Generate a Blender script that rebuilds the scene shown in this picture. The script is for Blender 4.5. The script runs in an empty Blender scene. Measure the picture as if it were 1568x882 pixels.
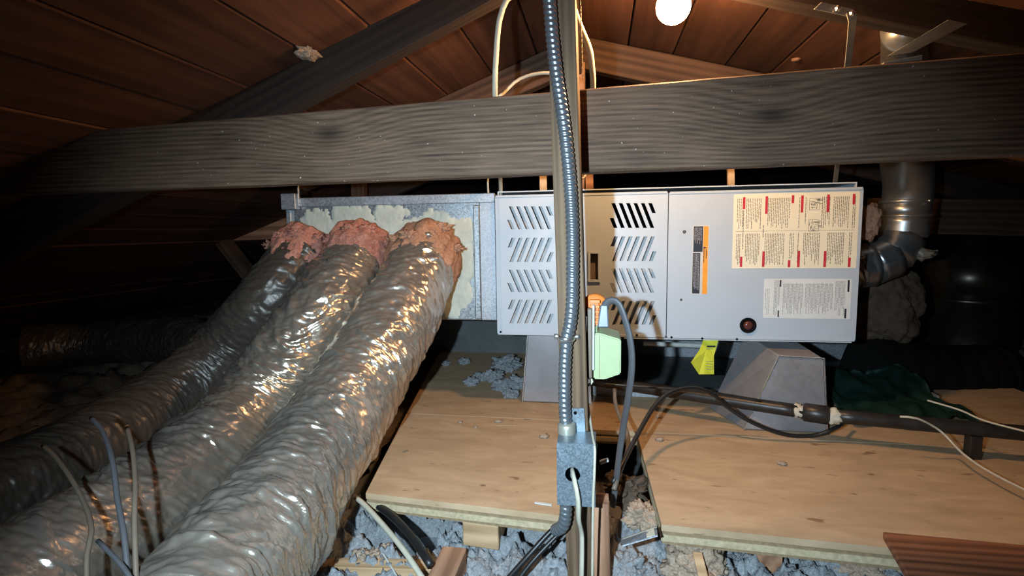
import bpy, bmesh, math, random
from mathutils import Vector, Matrix, noise
from mathutils.geometry import delaunay_2d_cdt
random.seed(7)
S = bpy.context.scene
COL = S.collection

# ------------------------------------------------------------------ camera
F_PX = 815.0
CAM = Vector((0.0, 0.0, 0.52))
R = Matrix(((0.98644, -0.00361, 0.16405), (0.16351, 0.10700, -0.98070), (-0.01401, 0.99425, 0.10614)))
cam_d = bpy.data.cameras.new('camera'); cam_d.sensor_width = 36.0; cam_d.lens = F_PX / 1568.0 * 36.0
cam_d.clip_start = 0.02; cam_d.clip_end = 60
cam = bpy.data.objects.new('camera', cam_d); COL.objects.link(cam)
_x = Vector((R[0][0], R[1][0], R[2][0])).normalized()
_y = Vector((R[0][1], R[1][1], R[2][1])); _y = (_y - _x * _y.dot(_x)).normalized()
_z = _x.cross(_y)
ROT = Matrix((_x, _y, _z)).transposed()
cam.matrix_world = Matrix.Translation(CAM) @ ROT.to_4x4()
S.camera = cam

# ------------------------------------------------------------------ world, lights, exposure
w = bpy.data.worlds.new('attic_air'); S.world = w; w.use_nodes = True
w.node_tree.nodes['Background'].inputs[0].default_value = (0.9, 0.75, 0.6, 1)
w.node_tree.nodes['Background'].inputs[1].default_value = 0.0012
S.view_settings.view_transform = 'Standard'; S.view_settings.look = 'None'
S.view_settings.exposure = 0.0; S.view_settings.gamma = 1.0; S.view_settings.use_curve_mapping = False

# the photographer's hand torch, a little left of the lens
ld = bpy.data.lights.new('torch_light', 'SPOT'); ld.energy = 90; ld.color = (0.63, 0.84, 1.0)
ld.spot_size = math.radians(103); ld.spot_blend = 1.0; ld.shadow_soft_size = 0.008
lo = bpy.data.objects.new('torch_light', ld); COL.objects.link(lo)
lo.location = CAM + ROT @ Vector((-0.125, 0.012, 0.0))

def ray(px, py):
    return ROT @ Vector((px - 784.0, 441.0 - py, -F_PX))
def at(px, py, Y):
    d = ray(px, py); return CAM + d * ((Y - CAM.y) / d.y)
def az(px, py, z):
    d = ray(px, py); return CAM + d * ((z - CAM.z) / d.z)
lo.rotation_euler = (at(810, 625, 1.4) - lo.location).to_track_quat('-Z', 'Y').to_euler()
BULB_S = 430.0
BULB_C = (1.0, 0.57, 0.25)

# ------------------------------------------------------------------ materials
class NT:
    def __init__(s, name):
        s.m = bpy.data.materials.new(name); s.m.use_nodes = True
        s.t = s.m.node_tree; s.b = s.t.nodes['Principled BSDF']
    def n(s, typ, **kw):
        nd = s.t.nodes.new(typ)
        for k, v in kw.items():
            if k in nd.inputs.keys(): s.put(nd.inputs[k], v)
            else: setattr(nd, k, v)
        return nd
    def put(s, sock, v):
        if isinstance(v, bpy.types.NodeSocket): s.t.links.new(v, sock)
        else: sock.default_value = v
    def math(s, op, a, b=0.0, c=None, clamp=False):
        nd = s.t.nodes.new('ShaderNodeMath'); nd.operation = op; nd.use_clamp = clamp
        s.put(nd.inputs[0], a); s.put(nd.inputs[1], b)
        if c is not None: s.put(nd.inputs[2], c)
        return nd.outputs[0]
    def obj(s, scale=(1, 1, 1), rnd=True):
        tc = s.n('ShaderNodeTexCoord'); v = tc.outputs['Object']
        if rnd:
            oi = s.n('ShaderNodeObjectInfo')
            k = s.math('MULTIPLY', oi.outputs['Random'], 37.0)
            cb = s.n('ShaderNodeCombineXYZ', X=k, Y=k, Z=k)
            ad = s.n('ShaderNodeVectorMath', operation='ADD'); s.put(ad.inputs[0], v); s.put(ad.inputs[1], cb.outputs[0]); v = ad.outputs[0]
        mp = s.n('ShaderNodeMapping'); s.put(mp.inputs['Vector'], v); mp.inputs['Scale'].default_value = scale
        return mp.outputs[0]
    def noise(s, vec, scale=5, detail=4, rough=0.55, dist=0.0):
        return s.n('ShaderNodeTexNoise', Vector=vec, Scale=scale, Detail=detail, Roughness=rough, Distortion=dist).outputs['Fac']
    def ramp(s, fac, stops):
        r = s.n('ShaderNodeValToRGB', Fac=fac); e = r.color_ramp.elements
        while len(e) < len(stops): e.new(0.5)
        for i, (p, c) in enumerate(stops):
            e[i].position = p; e[i].color = (c[0], c[1], c[2], 1) if not isinstance(c, float) else (c, c, c, 1)
        return r.outputs['Color']
    def mix(s, fac, a, b, mode='MIX'):
        nd = s.t.nodes.new('ShaderNodeMix'); nd.data_type = 'RGBA'; nd.blend_type = mode
        s.put(nd.inputs[0], fac)
        for k, v in ((6, a), (7, b)):
            s.put(nd.inputs[k], v if isinstance(v, bpy.types.NodeSocket) else (v[0], v[1], v[2], 1))
        return nd.outputs[2]
    def bump(s, h, strength=0.3, dist=0.002):
        bn = s.n('ShaderNodeBump', Strength=strength, Distance=dist, Height=h); s.put(s.b.inputs['Normal'], bn.outputs[0])
    def out(s, col=None, rough=0.6, metal=0.0, spec=None, coat=None):
        if col is not None: s.put(s.b.inputs['Base Color'], col if isinstance(col, bpy.types.NodeSocket) else (col[0], col[1], col[2], 1))
        s.put(s.b.inputs['Roughness'], rough); s.put(s.b.inputs['Metallic'], metal)
        if spec is not None: s.b.inputs['Specular IOR Level'].default_value = spec
        if coat is not None: s.b.inputs['Coat Weight'].default_value = coat
        return s.m

def plain(name, col, rough=0.5, metal=0.0, var=0.12, sc=60, bump=0.0, spec=None):
    k = NT(name); v = k.obj()
    f = k.noise(v, sc, 3)
    c = k.ramp(f, [(0.25, [x * (1 - var) for x in col]), (0.75, [min(1, x * (1 + var)) for x in col])])
    if bump: k.bump(f, bump, 0.002)
    return k.out(c, rough, metal, spec)

def wood(name, dark, light, axis=0, fine=90, rough=0.75, knots=(), specks=None, stain=None, rndval=0.25, ring=26.0, wave=0.30, spk=75, wd=9.0):
    k = NT(name)
    sc = [1.0, 1.0, 1.0]; sc[axis] = 0.045
    tc = k.n('ShaderNodeTexCoord'); base = tc.outputs['Object']
    sep = k.n('ShaderNodeSeparateXYZ', Vector=base)
    # long grain coordinate across the piece, bent round the knots
    cross = k.math('ADD', sep.outputs[1 if axis != 1 else 0], sep.outputs[2])
    knotcol = None
    for (kx, kz, amp, rad) in knots:
        dx = k.math('MULTIPLY', k.math('SUBTRACT', sep.outputs[axis], kx), 0.5)
        dz = k.math('SUBTRACT', sep.outputs[2], kz)
        d2 = k.math('ADD', k.math('MULTIPLY', dx, dx), k.math('MULTIPLY', dz, dz))
        g = k.math('EXPONENT', k.math('MULTIPLY', d2, -1.0 / (rad * rad)))
        cross = k.math('ADD', cross, k.math('MULTIPLY', g, amp))
        g2 = k.math('EXPONENT', k.math('MULTIPLY', d2, -14.0 / (rad * rad)))
        knotcol = g2 if knotcol is None else k.math('ADD', knotcol, g2)
    v = k.obj(sc)
    n1 = k.noise(v, 9, 3)
    wv = k.math('SINE', k.math('ADD', k.math('MULTIPLY', cross, ring * 2 * math.pi), k.math('MULTIPLY', n1, wd)))
    wv = k.math('MULTIPLY_ADD', wv, 0.5, 0.5)
    n2 = k.noise(v, fine, 4, 0.6)
    n3 = k.noise(k.obj((1, 1, 1)), 4.5, 3)
    f = k.math('ADD', k.math('MULTIPLY', wv, wave), k.math('ADD', k.math('MULTIPLY', n2, 0.75 - wave), k.math('MULTIPLY', n3, 0.35)))
    c = k.ramp(f, [(0.30, dark), (0.78, light)])
    if stain:
        sn = k.noise(k.obj((1, 1, 1)), 6, 5, 0.65)
        c = k.mix(k.ramp(sn, [(0.52, 0.0), (0.72, 0.8)]), c, stain)
    if knotcol is not None:
        c = k.mix(k.math('MULTIPLY', knotcol, 0.75, clamp=True), c, [x * 0.35 for x in dark])
    if specks:
        sp = k.noise(k.obj((1, 1, 1)), spk, 1, 0.4)
        c = k.mix(k.ramp(sp, [(0.755, 0.0), (0.775, 1.0)]), c, specks)
    oi = k.n('ShaderNodeObjectInfo')
    br = k.math('MULTIPLY_ADD', oi.outputs['Random'], 2 * rndval, 1 - rndval)
    hsv = k.n('ShaderNodeHueSaturation', Color=c, Value=br)
    k.bump(f, 0.45, 0.0025)
    return k.out(hsv.outputs[0], rough, 0.0, 0.3)

M = {}
M['beam'] = wood('aged_beam_wood', (0.027, 0.015, 0.009), (0.235, 0.143, 0.090), 0, 230, 0.7,
                 knots=((-0.50, 0.015, 0.035, 0.06), (0.275, 0.012, 0.035, 0.06)), specks=(0.55, 0.48, 0.40), rndval=0.0, ring=110, wave=0.13, spk=170, wd=4.0)
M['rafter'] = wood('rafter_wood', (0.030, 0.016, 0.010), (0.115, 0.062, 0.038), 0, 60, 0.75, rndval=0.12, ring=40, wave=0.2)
M['rafterd'] = wood('dark_shaded_rafter_wood', (0.011, 0.007, 0.005), (0.042, 0.025, 0.017), 0, 90, 0.75, rndval=0.08, ring=50, wave=0.15)  # darker wood, its colour also holding the shade on unlit rafters
M['post'] = wood('post_wood', (0.045, 0.027, 0.015), (0.215, 0.135, 0.078), 0, 110, 0.7, rndval=0.0, ring=70, wave=0.2)
M['roof'] = wood('roof_plank_wood', (0.030, 0.010, 0.005), (0.135, 0.053, 0.027), 1, 45, 0.8, stain=(0.07, 0.025, 0.014), rndval=0.28, ring=14, wave=0.12)
M['joist'] = wood('joist_wood', (0.16, 0.075, 0.04), (0.46, 0.25, 0.15), 0, 70, 0.75, rndval=0.12)
M['lath'] = wood('pale_lath_wood', (0.36, 0.22, 0.11), (0.66, 0.45, 0.26), 0, 80, 0.7, rndval=0.1)
M['redplank'] = wood('red_plank_wood', (0.10, 0.035, 0.016), (0.36, 0.14, 0.065), 0, 80, 0.65, rndval=0.0, ring=50)

def plymat():
    k = NT('plywood_face')
    v = k.obj((0.35, 1, 1)); v2 = k.obj((1, 1, 1))
    a = k.noise(v, 22, 5, 0.6, 0.6); b = k.noise(v2, 4, 4); 
    c = k.ramp(a, [(0.25, (0.40, 0.27, 0.155)), (0.7, (0.58, 0.415, 0.26))])
    c = k.mix(k.ramp(b, [(0.42, 0.0), (0.75, 0.45)]), c, (0.36, 0.26, 0.17))
    s = k.noise(k.obj((0.35, 1, 1)), 48, 2, 0.5)
    c = k.mix(k.ramp(s, [(0.675, 0.0), (0.72, 0.7)]), c, (0.15, 0.075, 0.035))
    k.bump(a, 0.2, 0.001)
    return k.out(c, 0.72, 0, 0.25)
M['ply'] = plymat()
M['plyedge_l'] = plain('ply_edge_light', (0.50, 0.40, 0.25), 0.8, 0, 0.25, 120)
M['plyedge_d'] = plain('ply_edge_dark', (0.27, 0.19, 0.105), 0.8, 0, 0.25, 120)

def galv(name, base=(0.42, 0.45, 0.47), sc=300, rough=0.40, metal=0.8, con=1.0):
    k = NT(name); v = k.obj()
    vo = k.n('ShaderNodeTexVoronoi', Vector=v, Scale=sc)
    bw = k.n('ShaderNodeRGBToBW', Color=vo.outputs['Color']).outputs[0]
    n = k.noise(v, 9, 4)
    f = k.math('ADD', k.math('MULTIPLY', bw, 0.5 * con), k.math('MULTIPLY', n, 0.5))
    c = k.ramp(f, [(0.2, [x * 0.62 for x in base]), (0.85, [min(1, x * 1.35) for x in base])])
    r = k.math('MULTIPLY_ADD', bw, 0.18, rough - 0.08)
    return k.out(c, r, metal)
M['galv'] = galv('galvanized_sheet')
M['galvd'] = galv('dull_galvanized', (0.40, 0.42, 0.45), 260, 0.5, 0.6)
M['boxsteel'] = galv('box_zinc', (0.22, 0.27, 0.31), 420, 0.42, 0.6)
M['flue'] = galv('flue_steel', (0.50, 0.51, 0.51), 14, 0.33, 0.85, 0.3)
M['farpipe'] = galv('darkened_pipe_steel', (0.11, 0.095, 0.075), 14, 0.3, 0.8, 0.3)  # far vent steel, the dim corner's darkness put into its colour
M['stand'] = galv('stand_steel', (0.42, 0.40, 0.41), 90, 0.46, 0.4, 0.04)
M['strap'] = plain('strap_steel', (0.42, 0.40, 0.33), 0.4, 0.55, 0.1)
M['conduit'] = plain('conduit_steel', (0.27, 0.30, 0.33), 0.30, 0.75, 0.08, 30)
M['screw'] = plain('screw_steel', (0.7, 0.7, 0.68), 0.25, 0.9)
M['enamel'] = plain('grey_blue_enamel', (0.43, 0.495, 0.56), 0.42, 0.0, 0.03, 8, 0.02)
M['inner'] = plain('inner_panel_grey', (0.36, 0.37, 0.38), 0.5, 0.1)
M['black'] = plain('black_rubber', (0.012, 0.012, 0.012), 0.42, 0, 0.3)
M['void'] = plain('black_and_shade', (0.006, 0.0055, 0.005), 0.9, spec=0.1)  # flat black for felt and screws; also shade painted into holes and cavity
M['pipe'] = plain('black_iron', (0.030, 0.026, 0.023), 0.38, 0.3, 0.35, 40, 0.1)
M['white'] = plain('cream_cable_jacket', (0.50, 0.46, 0.36), 0.45, 0, 0.1)
M['greycord'] = plain('grey_cord', (0.085, 0.085, 0.09), 0.5)
M['browncord'] = plain('brown_cord', (0.16, 0.12, 0.085), 0.5)
M['greyplug'] = plain('grey_plug_plastic', (0.13, 0.16, 0.19), 0.35)
M['orange'] = plain('orange_plastic', (0.72, 0.20, 0.035), 0.4)
M['wart'] = plain('pale_green_plastic', (0.37, 0.44, 0.24), 0.4, 0, 0.03)
M['plate'] = plain('white_plastic', (0.55, 0.55, 0.52), 0.4)
M['drywall'] = plain('grey_board', (0.235, 0.23, 0.225), 0.9, 0, 0.12, 25)
M['cream'] = plain('cream_label', (0.80, 0.735, 0.55), 0.5, 0, 0.03)
M['wlabel'] = plain('white_label', (0.66, 0.68, 0.66), 0.5, 0, 0.04)
M['ink'] = plain('grey_ink', (0.22, 0.20, 0.16), 0.6)
M['inkl'] = plain('pale_ink', (0.30, 0.31, 0.32), 0.6)
M['inkb'] = plain('black_ink', (0.012, 0.012, 0.02), 0.5)
M['lines'] = plain('reversed_print', (0.33, 0.32, 0.34), 0.5)
M['red'] = plain('red_ink', (0.52, 0.02, 0.035), 0.5)
M['orangep'] = plain('orange_ink', (0.86, 0.32, 0.015), 0.5)
M['yellow'] = plain('yellow_tag_card', (0.66, 0.66, 0.05), 0.45)
M['glassred'] = plain('dark_red_glass', (0.10, 0.03, 0.025), 0.15)
M['mastic'] = plain('mastic_sealant', (0.50, 0.525, 0.445), 0.7, 0, 0.12, 35, 0.5)
M['green'] = plain('dark_green_tarp', (0.012, 0.05, 0.035), 0.6)
M['paste'] = plain('thread_paste', (0.52, 0.46, 0.36), 0.7)
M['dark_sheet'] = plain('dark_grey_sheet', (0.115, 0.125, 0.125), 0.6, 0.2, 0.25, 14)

def foil():
    k = NT('foil_jacket'); v = k.obj()
    n = k.noise(v, 55, 4, 0.6); n2 = k.noise(v, 7, 3)
    c = k.ramp(n2, [(0.3, (0.46, 0.385, 0.305)), (0.7, (0.60, 0.525, 0.435))])
    k.bump(n, 0.3, 0.004)
    return k.out(c, 0.27, 0.78)
M['foil'] = foil()
def shaded_foil():  # foil of the left ducts, their shade put into a darker colour
    k = NT('shaded_foil_jacket'); v = k.obj()
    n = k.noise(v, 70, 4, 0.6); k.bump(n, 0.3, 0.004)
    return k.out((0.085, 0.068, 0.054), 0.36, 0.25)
M['dfoil'] = shaded_foil()
def fiber(name, a, b, sc=40):
    k = NT(name); v = k.obj((1, 1, 1)); n = k.noise(v, sc, 5, 0.7, 0.8)
    n5 = k.noise(v, sc * 4, 4, 0.7, 0.5)
    c = k.ramp(k.math('MULTIPLY_ADD', n5, 0.5, k.math('MULTIPLY', n, 0.5)), [(0.3, a), (0.7, b)]); k.bump(n5, 1.0, 0.004)
    return k.out(c, 0.95, 0, 0.1)
M['pink'] = fiber('pink_fibreglass', (0.26, 0.075, 0.05), (0.76, 0.38, 0.28))
M['pinkw'] = fiber('tan_pink_fibreglass', (0.22, 0.09, 0.05), (0.72, 0.40, 0.25))
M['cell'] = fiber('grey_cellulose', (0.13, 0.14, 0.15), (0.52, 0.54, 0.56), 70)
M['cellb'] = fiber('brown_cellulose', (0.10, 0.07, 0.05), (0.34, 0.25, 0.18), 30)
M['tan'] = fiber('tan_debris', (0.30, 0.21, 0.14), (0.66, 0.52, 0.40), 70)
M['kraft'] = fiber('kraft_brown', (0.06, 0.043, 0.03), (0.14, 0.10, 0.07), 12)

def emis(name, c, s):
    k = NT(name); k.b.inputs['Emission Color'].default_value = (*c, 1); k.b.inputs['Emission Strength'].default_value = s
    return k.out(c, 0.4)
M['bulb'] = emis('lit_bulb_glass', BULB_C, BULB_S)

# ------------------------------------------------------------------ builders
def tag(o, label=None, cat=None, group=None, kind=None):
    if label: o['label'] = label
    if cat: o['category'] = cat
    if group: o['group'] = group
    if kind: o['kind'] = kind
    return o
def empty(name, loc, label=None, cat=None, group=None, kind=None):
    o = bpy.data.objects.new(name, None); COL.objects.link(o); o.location = loc; o.empty_display_size = 0.05
    return tag(o, label, cat, group, kind)
def origin(o):
    p = Vector((0, 0, 0))
    while o is not None: p += o.location; o = o.parent
    return p
def finish(name, bm, mat, parent=None, loc=None, smooth=False, keep=False):
    """link a bmesh given in world coordinates as one object whose origin is loc"""
    me = bpy.data.meshes.new(name)
    if loc is None:
        if parent is not None: loc = origin(parent)
        else:
            lo_ = Vector((1e9,) * 3); hi = -lo_
            for v in bm.verts:
                for i in range(3): lo_[i] = min(lo_[i], v.co[i]); hi[i] = max(hi[i], v.co[i])
            loc = (lo_ + hi) / 2; loc.z = lo_.z
    loc = Vector(loc)
    bmesh.ops.translate(bm, verts=bm.verts[:], vec=-loc)
    bmesh.ops.recalc_face_normals(bm, faces=bm.faces[:]) if not keep else None
    bm.to_mesh(me); bm.free()
    if smooth:
        for p in me.polygons: p.use_smooth = True
    mats = mat if isinstance(mat, (list, tuple)) else [mat]
    for m in mats: me.materials.append(m)
    o = bpy.data.objects.new(name, me); COL.objects.link(o)
    if parent is not None: o.parent = parent; o.location = loc - origin(parent)
    else: o.location = loc
    return o
def bm_box(bm, lo_, hi, bev=0.0, seg=1):
    x0, y0, z0 = lo_; x1, y1, z1 = hi
    vs = [bm.verts.new(p) for p in ((x0, y0, z0), (x1, y0, z0), (x1, y1, z0), (x0, y1, z0), (x0, y0, z1), (x1, y0, z1), (x1, y1, z1), (x0, y1, z1))]
    fs = [bm.faces.new([vs[i] for i in f]) for f in ((0, 3, 2, 1), (4, 5, 6, 7), (0, 1, 5, 4), (1, 2, 6, 5), (2, 3, 7, 6), (3, 0, 4, 7))]
    if bev:
        es = list({e for f in fs for e in f.edges})
        bmesh.ops.bevel(bm, geom=es, offset=bev, segments=seg, affect='EDGES')
def box(name, lo_, hi, mat, parent=None, bev=0.0, seg=1, loc=None):
    bm = bmesh.new(); bm_box(bm, lo_, hi, bev, seg); return finish(name, bm, mat, parent, loc)
def hexa(name, c8, mat, parent=None, bev=0.0):
    bm = bmesh.new(); vs = [bm.verts.new(p) for p in c8]
    for f in ((0, 3, 2, 1), (4, 5, 6, 7), (0, 1, 5, 4), (1, 2, 6, 5), (2, 3, 7, 6), (3, 0, 4, 7)): bm.faces.new([vs[i] for i in f])
    if bev: bmesh.ops.bevel(bm, geom=bm.edges[:], offset=bev, segments=1, affect='EDGES')
    return finish(name, bm, mat, parent)
def beam(name, p0, p1, wid, hgt, mat, up=(0, 0, 1), bev=0.003, wob=0.0, parent=None):
    """timber from p0 to p1, long axis = local X; wid across, hgt along up"""
    p0 = Vector(p0); p1 = Vector(p1); L = (p1 - p0).length
    x = (p1 - p0).normalized(); y = Vector(up).cross(x).normalized(); z = x.cross(y)
    bm = bmesh.new(); n = max(2, int(L / 0.06)); prev = None; rings = []
    b = bev
    prof = [(-wid/2+b, -hgt/2), (wid/2-b, -hgt/2), (wid/2, -hgt/2+b), (wid/2, hgt/2-b), (wid/2-b, hgt/2), (-wid/2+b, hgt/2), (-wid/2, hgt/2-b), (-wid/2, -hgt/2+b)]
    sd = random.random() * 50
    for i in range(n + 1):
        X = -L/2 + L * i / n; r = []
        for (a, c) in prof:
            q = noise.noise_vector(Vector((X * 6 + sd, a * 30, c * 30))) * wob
            r.append(bm.verts.new((X, a + q.y, c + q.z)))
        rings.append(r)
    for i in range(n):
        for j in range(8):
            bm.faces.new((rings[i][j], rings[i+1][j], rings[i+1][(j+1) % 8], rings[i][(j+1) % 8]))
    bm.faces.new(rings[0]); bm.faces.new(rings[-1])
    bmesh.ops.recalc_face_normals(bm, faces=bm.faces[:])
    me = bpy.data.meshes.new(name); bm.to_mesh(me); bm.free(); me.materials.append(mat)
    o = bpy.data.objects.new(name, me); COL.objects.link(o)
    mw = Matrix.Translation((p0 + p1) / 2) @ Matrix((x, y, z)).transposed().to_4x4()
    if parent is not None:
        o.parent = parent; o.matrix_local = Matrix.Translation(-origin(parent)) @ mw
    else: o.matrix_world = mw
    return o
def spline(pts, step=0.01):
    pts = [Vector(p) for p in pts]
    P = [2 * pts[0] - pts[1]] + pts + [2 * pts[-1] - pts[-2]]
    out = []
    for i in range(1, len(P) - 2):
        a, b, c, d = P[i-1:i+3]
        n = max(2, int((c - b).length / step))
        for k in range(n):
            t = k / n
            out.append(0.5 * ((2*b) + (c-a)*t + (2*a-5*b+4*c-d)*t*t + (3*b-a-3*c+d)*t*t*t))
    out.append(pts[-1]); return out
def frames(path):
    T = []
    for i in range(len(path)):
        a = path[max(0, i-1)]; b = path[min(len(path)-1, i+1)]; T.append((b - a).normalized())
    up = Vector((0, 0, 1)) if abs(T[0].z) < 0.9 else Vector((1, 0, 0))
    n = (up - T[0] * up.dot(T[0])).normalized(); N = [n]
    for i in range(1, len(path)):
        n = (n - T[i] * n.dot(T[i])).normalized(); N.append(n)
    return T, N
def bm_tube(bm, path, r, seg=10, rf=None, cap=True, flat=1.0):
    T, N = frames(path); rings = []; s = 0.0
    for i, p in enumerate(path):
        if i: s += (p - path[i-1]).length
        b = T[i].cross(N[i]); ring = []
        for j in range(seg):
            th = 2 * math.pi * j / seg
            d = N[i] * math.cos(th) + b * math.sin(th) * flat
            rr = r if rf is None else rf(s, th, p, d)
            ring.append(bm.verts.new(p + d * rr))
        rings.append(ring)
    for i in range(len(rings) - 1):
        for j in range(seg):
            bm.faces.new((rings[i][j], rings[i][(j+1) % seg], rings[i+1][(j+1) % seg], rings[i+1][j]))
    if cap:
        bm.faces.new(list(reversed(rings[0]))); bm.faces.new(rings[-1])
def tube(name, pts, r, mat, parent=None, seg=10, step=0.01, rf=None, cap=True, smooth=True, flat=1.0, straight=False):
    bm = bmesh.new(); path = [Vector(p) for p in pts] if straight else spline(pts, step)
    bm_tube(bm, path, r, seg, rf, cap, flat)
    return finish(name, bm, mat, parent, smooth=smooth)
def lathe(name, prof, c, axis, mat, parent=None, seg=28, smooth=True):
    """prof: (radius, height) pairs along axis from c"""
    ax = Vector(axis).normalized(); u = ax.orthogonal().normalized(); v = ax.cross(u); c = Vector(c)
    bm = bmesh.new(); rings = []
    for (r, h) in prof:
        rings.append([bm.verts.new(c + ax * h + (u * math.cos(2*math.pi*j/seg) + v * math.sin(2*math.pi*j/seg)) * max(r, 1e-4)) for j in range(seg)])
    for a, b in zip(rings, rings[1:]):
        for j in range(seg): bm.faces.new((a[j], a[(j+1) % seg], b[(j+1) % seg], b[j]))
    bm.faces.new(list(reversed(rings[0]))); bm.faces.new(rings[-1])
    return finish(name, bm, mat, parent, smooth=smooth)
def lump(name, c, r, mat, parent=None, amp=0.35, freq=1.6, sub=4, sq=(1, 1, 1), seed=None):
    bm = bmesh.new(); bmesh.ops.create_icosphere(bm, subdivisions=sub, radius=1.0)
    sd = Vector((random.random() * 90, random.random() * 90, random.random() * 90)) if seed is None else Vector((seed, seed * 2.3, seed * 3.1))
    for v in bm.verts:
        d = v.co.normalized()
        k = 1 + amp * noise.fractal(d * freq + sd, 0.7, 2.1, 5)
        v.co = Vector(c) + Vector((d.x * sq[0], d.y * sq[1], d.z * sq[2])) * r * k
    return finish(name, bm, mat, parent, smooth=True)
def prism(name, poly, vec, mat, parent=None, bev=0.0):
    bm = bmesh.new(); vec = Vector(vec)
    a = [bm.verts.new(p) for p in poly]; b = [bm.verts.new(Vector(p) + vec) for p in poly]; n = len(a)
    bm.faces.new(a); bm.faces.new(list(reversed(b)))
    for i in range(n): bm.faces.new((a[i], b[i], b[(i+1) % n], a[(i+1) % n]))
    if bev: bmesh.ops.bevel(bm, geom=bm.edges[:], offset=bev, segments=1, affect='EDGES')
    return finish(name, bm, mat, parent)
def cable(name, pts, r, mat, label, cat='cable', flat=1.0, seg=8, group=None):
    o = tube(name, pts, r, mat, None, seg, 0.012, flat=flat)
    return tag(o, label, cat, group)

# ================================================================== THE ATTIC SHELL
RIDGE_X, RIDGE_Z = -0.065, 1.075          # underside of the planking at the ridge
ML, MR = 0.365, 0.268                     # slopes left / right
roof = empty('ceiling', (RIDGE_X, 2.0, RIDGE_Z), 'sloping attic roof of dark reddish-brown planks', None, None, 'structure')
def roof_z(x): return RIDGE_Z + (ML * (x - RIDGE_X) if x < RIDGE_X else -MR * (x - RIDGE_X))
def plank(x0, x1, k):
    dz = random.uniform(0, 0.004); t = 0.019; g = 0.0022
    a, b = x0 + g, x1 - g
    za, zb = roof_z(a) + dz, roof_z(b) + dz + random.uniform(-0.002, 0.002)
    y0, y1 = 0.15, 4.6
    c8 = [(a, y0, za), (b, y0, zb), (b, y1, zb), (a, y1, za), (a, y0, za + t), (b, y0, zb + t), (b, y1, zb + t), (a, y1, za + t)]
    hexa('plank', c8, M['roof'], roof, 0.0018)
x = RIDGE_X
k = 0
while x > -2.9:
    wd = (0.12, 0.135, 0.14, 0.13, 0.145)[k % 5]; plank(x - wd, x, k); x -= wd; k += 1
x = RIDGE_X
while x < 3.3:
    wd = (0.115, 0.15, 0.14, 0.125, 0.14)[k % 5]; plank(x, x + wd, k); x += wd; k += 1
# tar paper backing over the planks so no gap shows sky
bm = bmesh.new()
for (xa, xb) in ((-3.1, RIDGE_X), (RIDGE_X, 3.5)):
    vs = [bm.verts.new(p) for p in ((xa, 0.1, roof_z(xa) + 0.032), (xb, 0.1, roof_z(xb) + 0.032), (xb, 4.7, roof_z(xb) + 0.032), (xa, 4.7, roof_z(xa) + 0.032))]
    bm.faces.new(vs)
bmesh.ops.solidify(bm, geom=bm.faces[:], thickness=0.006)
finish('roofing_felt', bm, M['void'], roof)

tag(box('floor', (-3.1, -0.3, -0.19), (3.6, 4.7, -0.165), M['drywall']), None, None, None, 'structure')
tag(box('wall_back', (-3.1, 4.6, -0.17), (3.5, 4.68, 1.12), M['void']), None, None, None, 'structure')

# ------------------------------------------------------------------ rafters, tie beam, posts
def rafter(pts_bot, Y, ext0, ext1, label, hgt=0.085, thick=0.042):
    a = at(*pts_bot[0], Y); b = at(*pts_bot[1], Y)
    d = (b - a).normalized(); a2 = a - d * ext0; b2 = b + d * ext1
    n = Vector((-d.z, 0, d.x)); n = n if n.z > 0 else -n
    off = n * (hgt / 2) + Vector((0, thick / 2, 0))
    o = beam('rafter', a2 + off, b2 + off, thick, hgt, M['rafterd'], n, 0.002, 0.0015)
    return tag(o, label, 'rafter', 'roof rafters')
YN = 1.055; YF = 1.60
def rline(xa, xb, Y, label, hgt=0.085, mat='rafter'):
    za, zb = roof_z(xa), roof_z(xb)
    a, b = Vector((xa, Y + 0.021, za)), Vector((xb, Y + 0.021, zb)); d = (b - a).normalized()
    n = Vector((-d.z, 0, d.x)); n = n if n.z > 0 else -n
    o = beam('rafter', a - n * (hgt/2 + .001), b - n * (hgt/2 + .001), 0.042, hgt, M[mat], n, 0.002, 0.0015)
    return tag(o, label, 'rafter', 'roof rafters')
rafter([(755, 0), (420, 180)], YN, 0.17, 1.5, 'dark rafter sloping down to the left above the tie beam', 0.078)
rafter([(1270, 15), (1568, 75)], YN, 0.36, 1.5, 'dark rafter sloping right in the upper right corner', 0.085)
rline(RIDGE_X - 0.012, -0.98, YF, 'far rafter left of the post, warmly lit behind the tie beam')
rline(RIDGE_X + 0.012, 2.6, YF, 'far rafter right of the post, lit by the bulb behind the tie beam')
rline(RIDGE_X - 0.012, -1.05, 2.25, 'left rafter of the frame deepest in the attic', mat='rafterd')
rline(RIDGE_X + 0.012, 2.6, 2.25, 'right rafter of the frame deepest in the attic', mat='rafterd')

# tie beam in front of the furnace
bm = bmesh.new(); n = 80; rings = []
YB = 0.95; TH = 0.04
xs = [-1.9 + 2.95 * i / n for i in range(n + 1)]
for X in xs:
    zb = 0.620 + 0.0072 * X; zt = 0.7615 + 0.0263 * X
    q = [0.0016 * noise.noise(Vector((X * 7, s * 9.1, 0))) for s in range(4)]
    b = 0.0025
    rings.append([bm.verts.new(p) for p in ((X, YB + b, zb + q[0]), (X, YB, zb + b + q[0]), (X, YB, zt - b + q[1]), (X, YB + b, zt + q[1]),
                                            (X, YB + TH - b, zt + q[2]), (X, YB + TH, zt - b + q[2]), (X, YB + TH, zb + b + q[3]), (X, YB + TH - b, zb + q[3]))])
for a, b_ in zip(rings, rings[1:]):
    for j in range(8): bm.faces.new((a[j], b_[j], b_[(j+1) % 8], a[(j+1) % 8]))
bm.faces.new(rings[0]); bm.faces.new(rings[-1])
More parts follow.
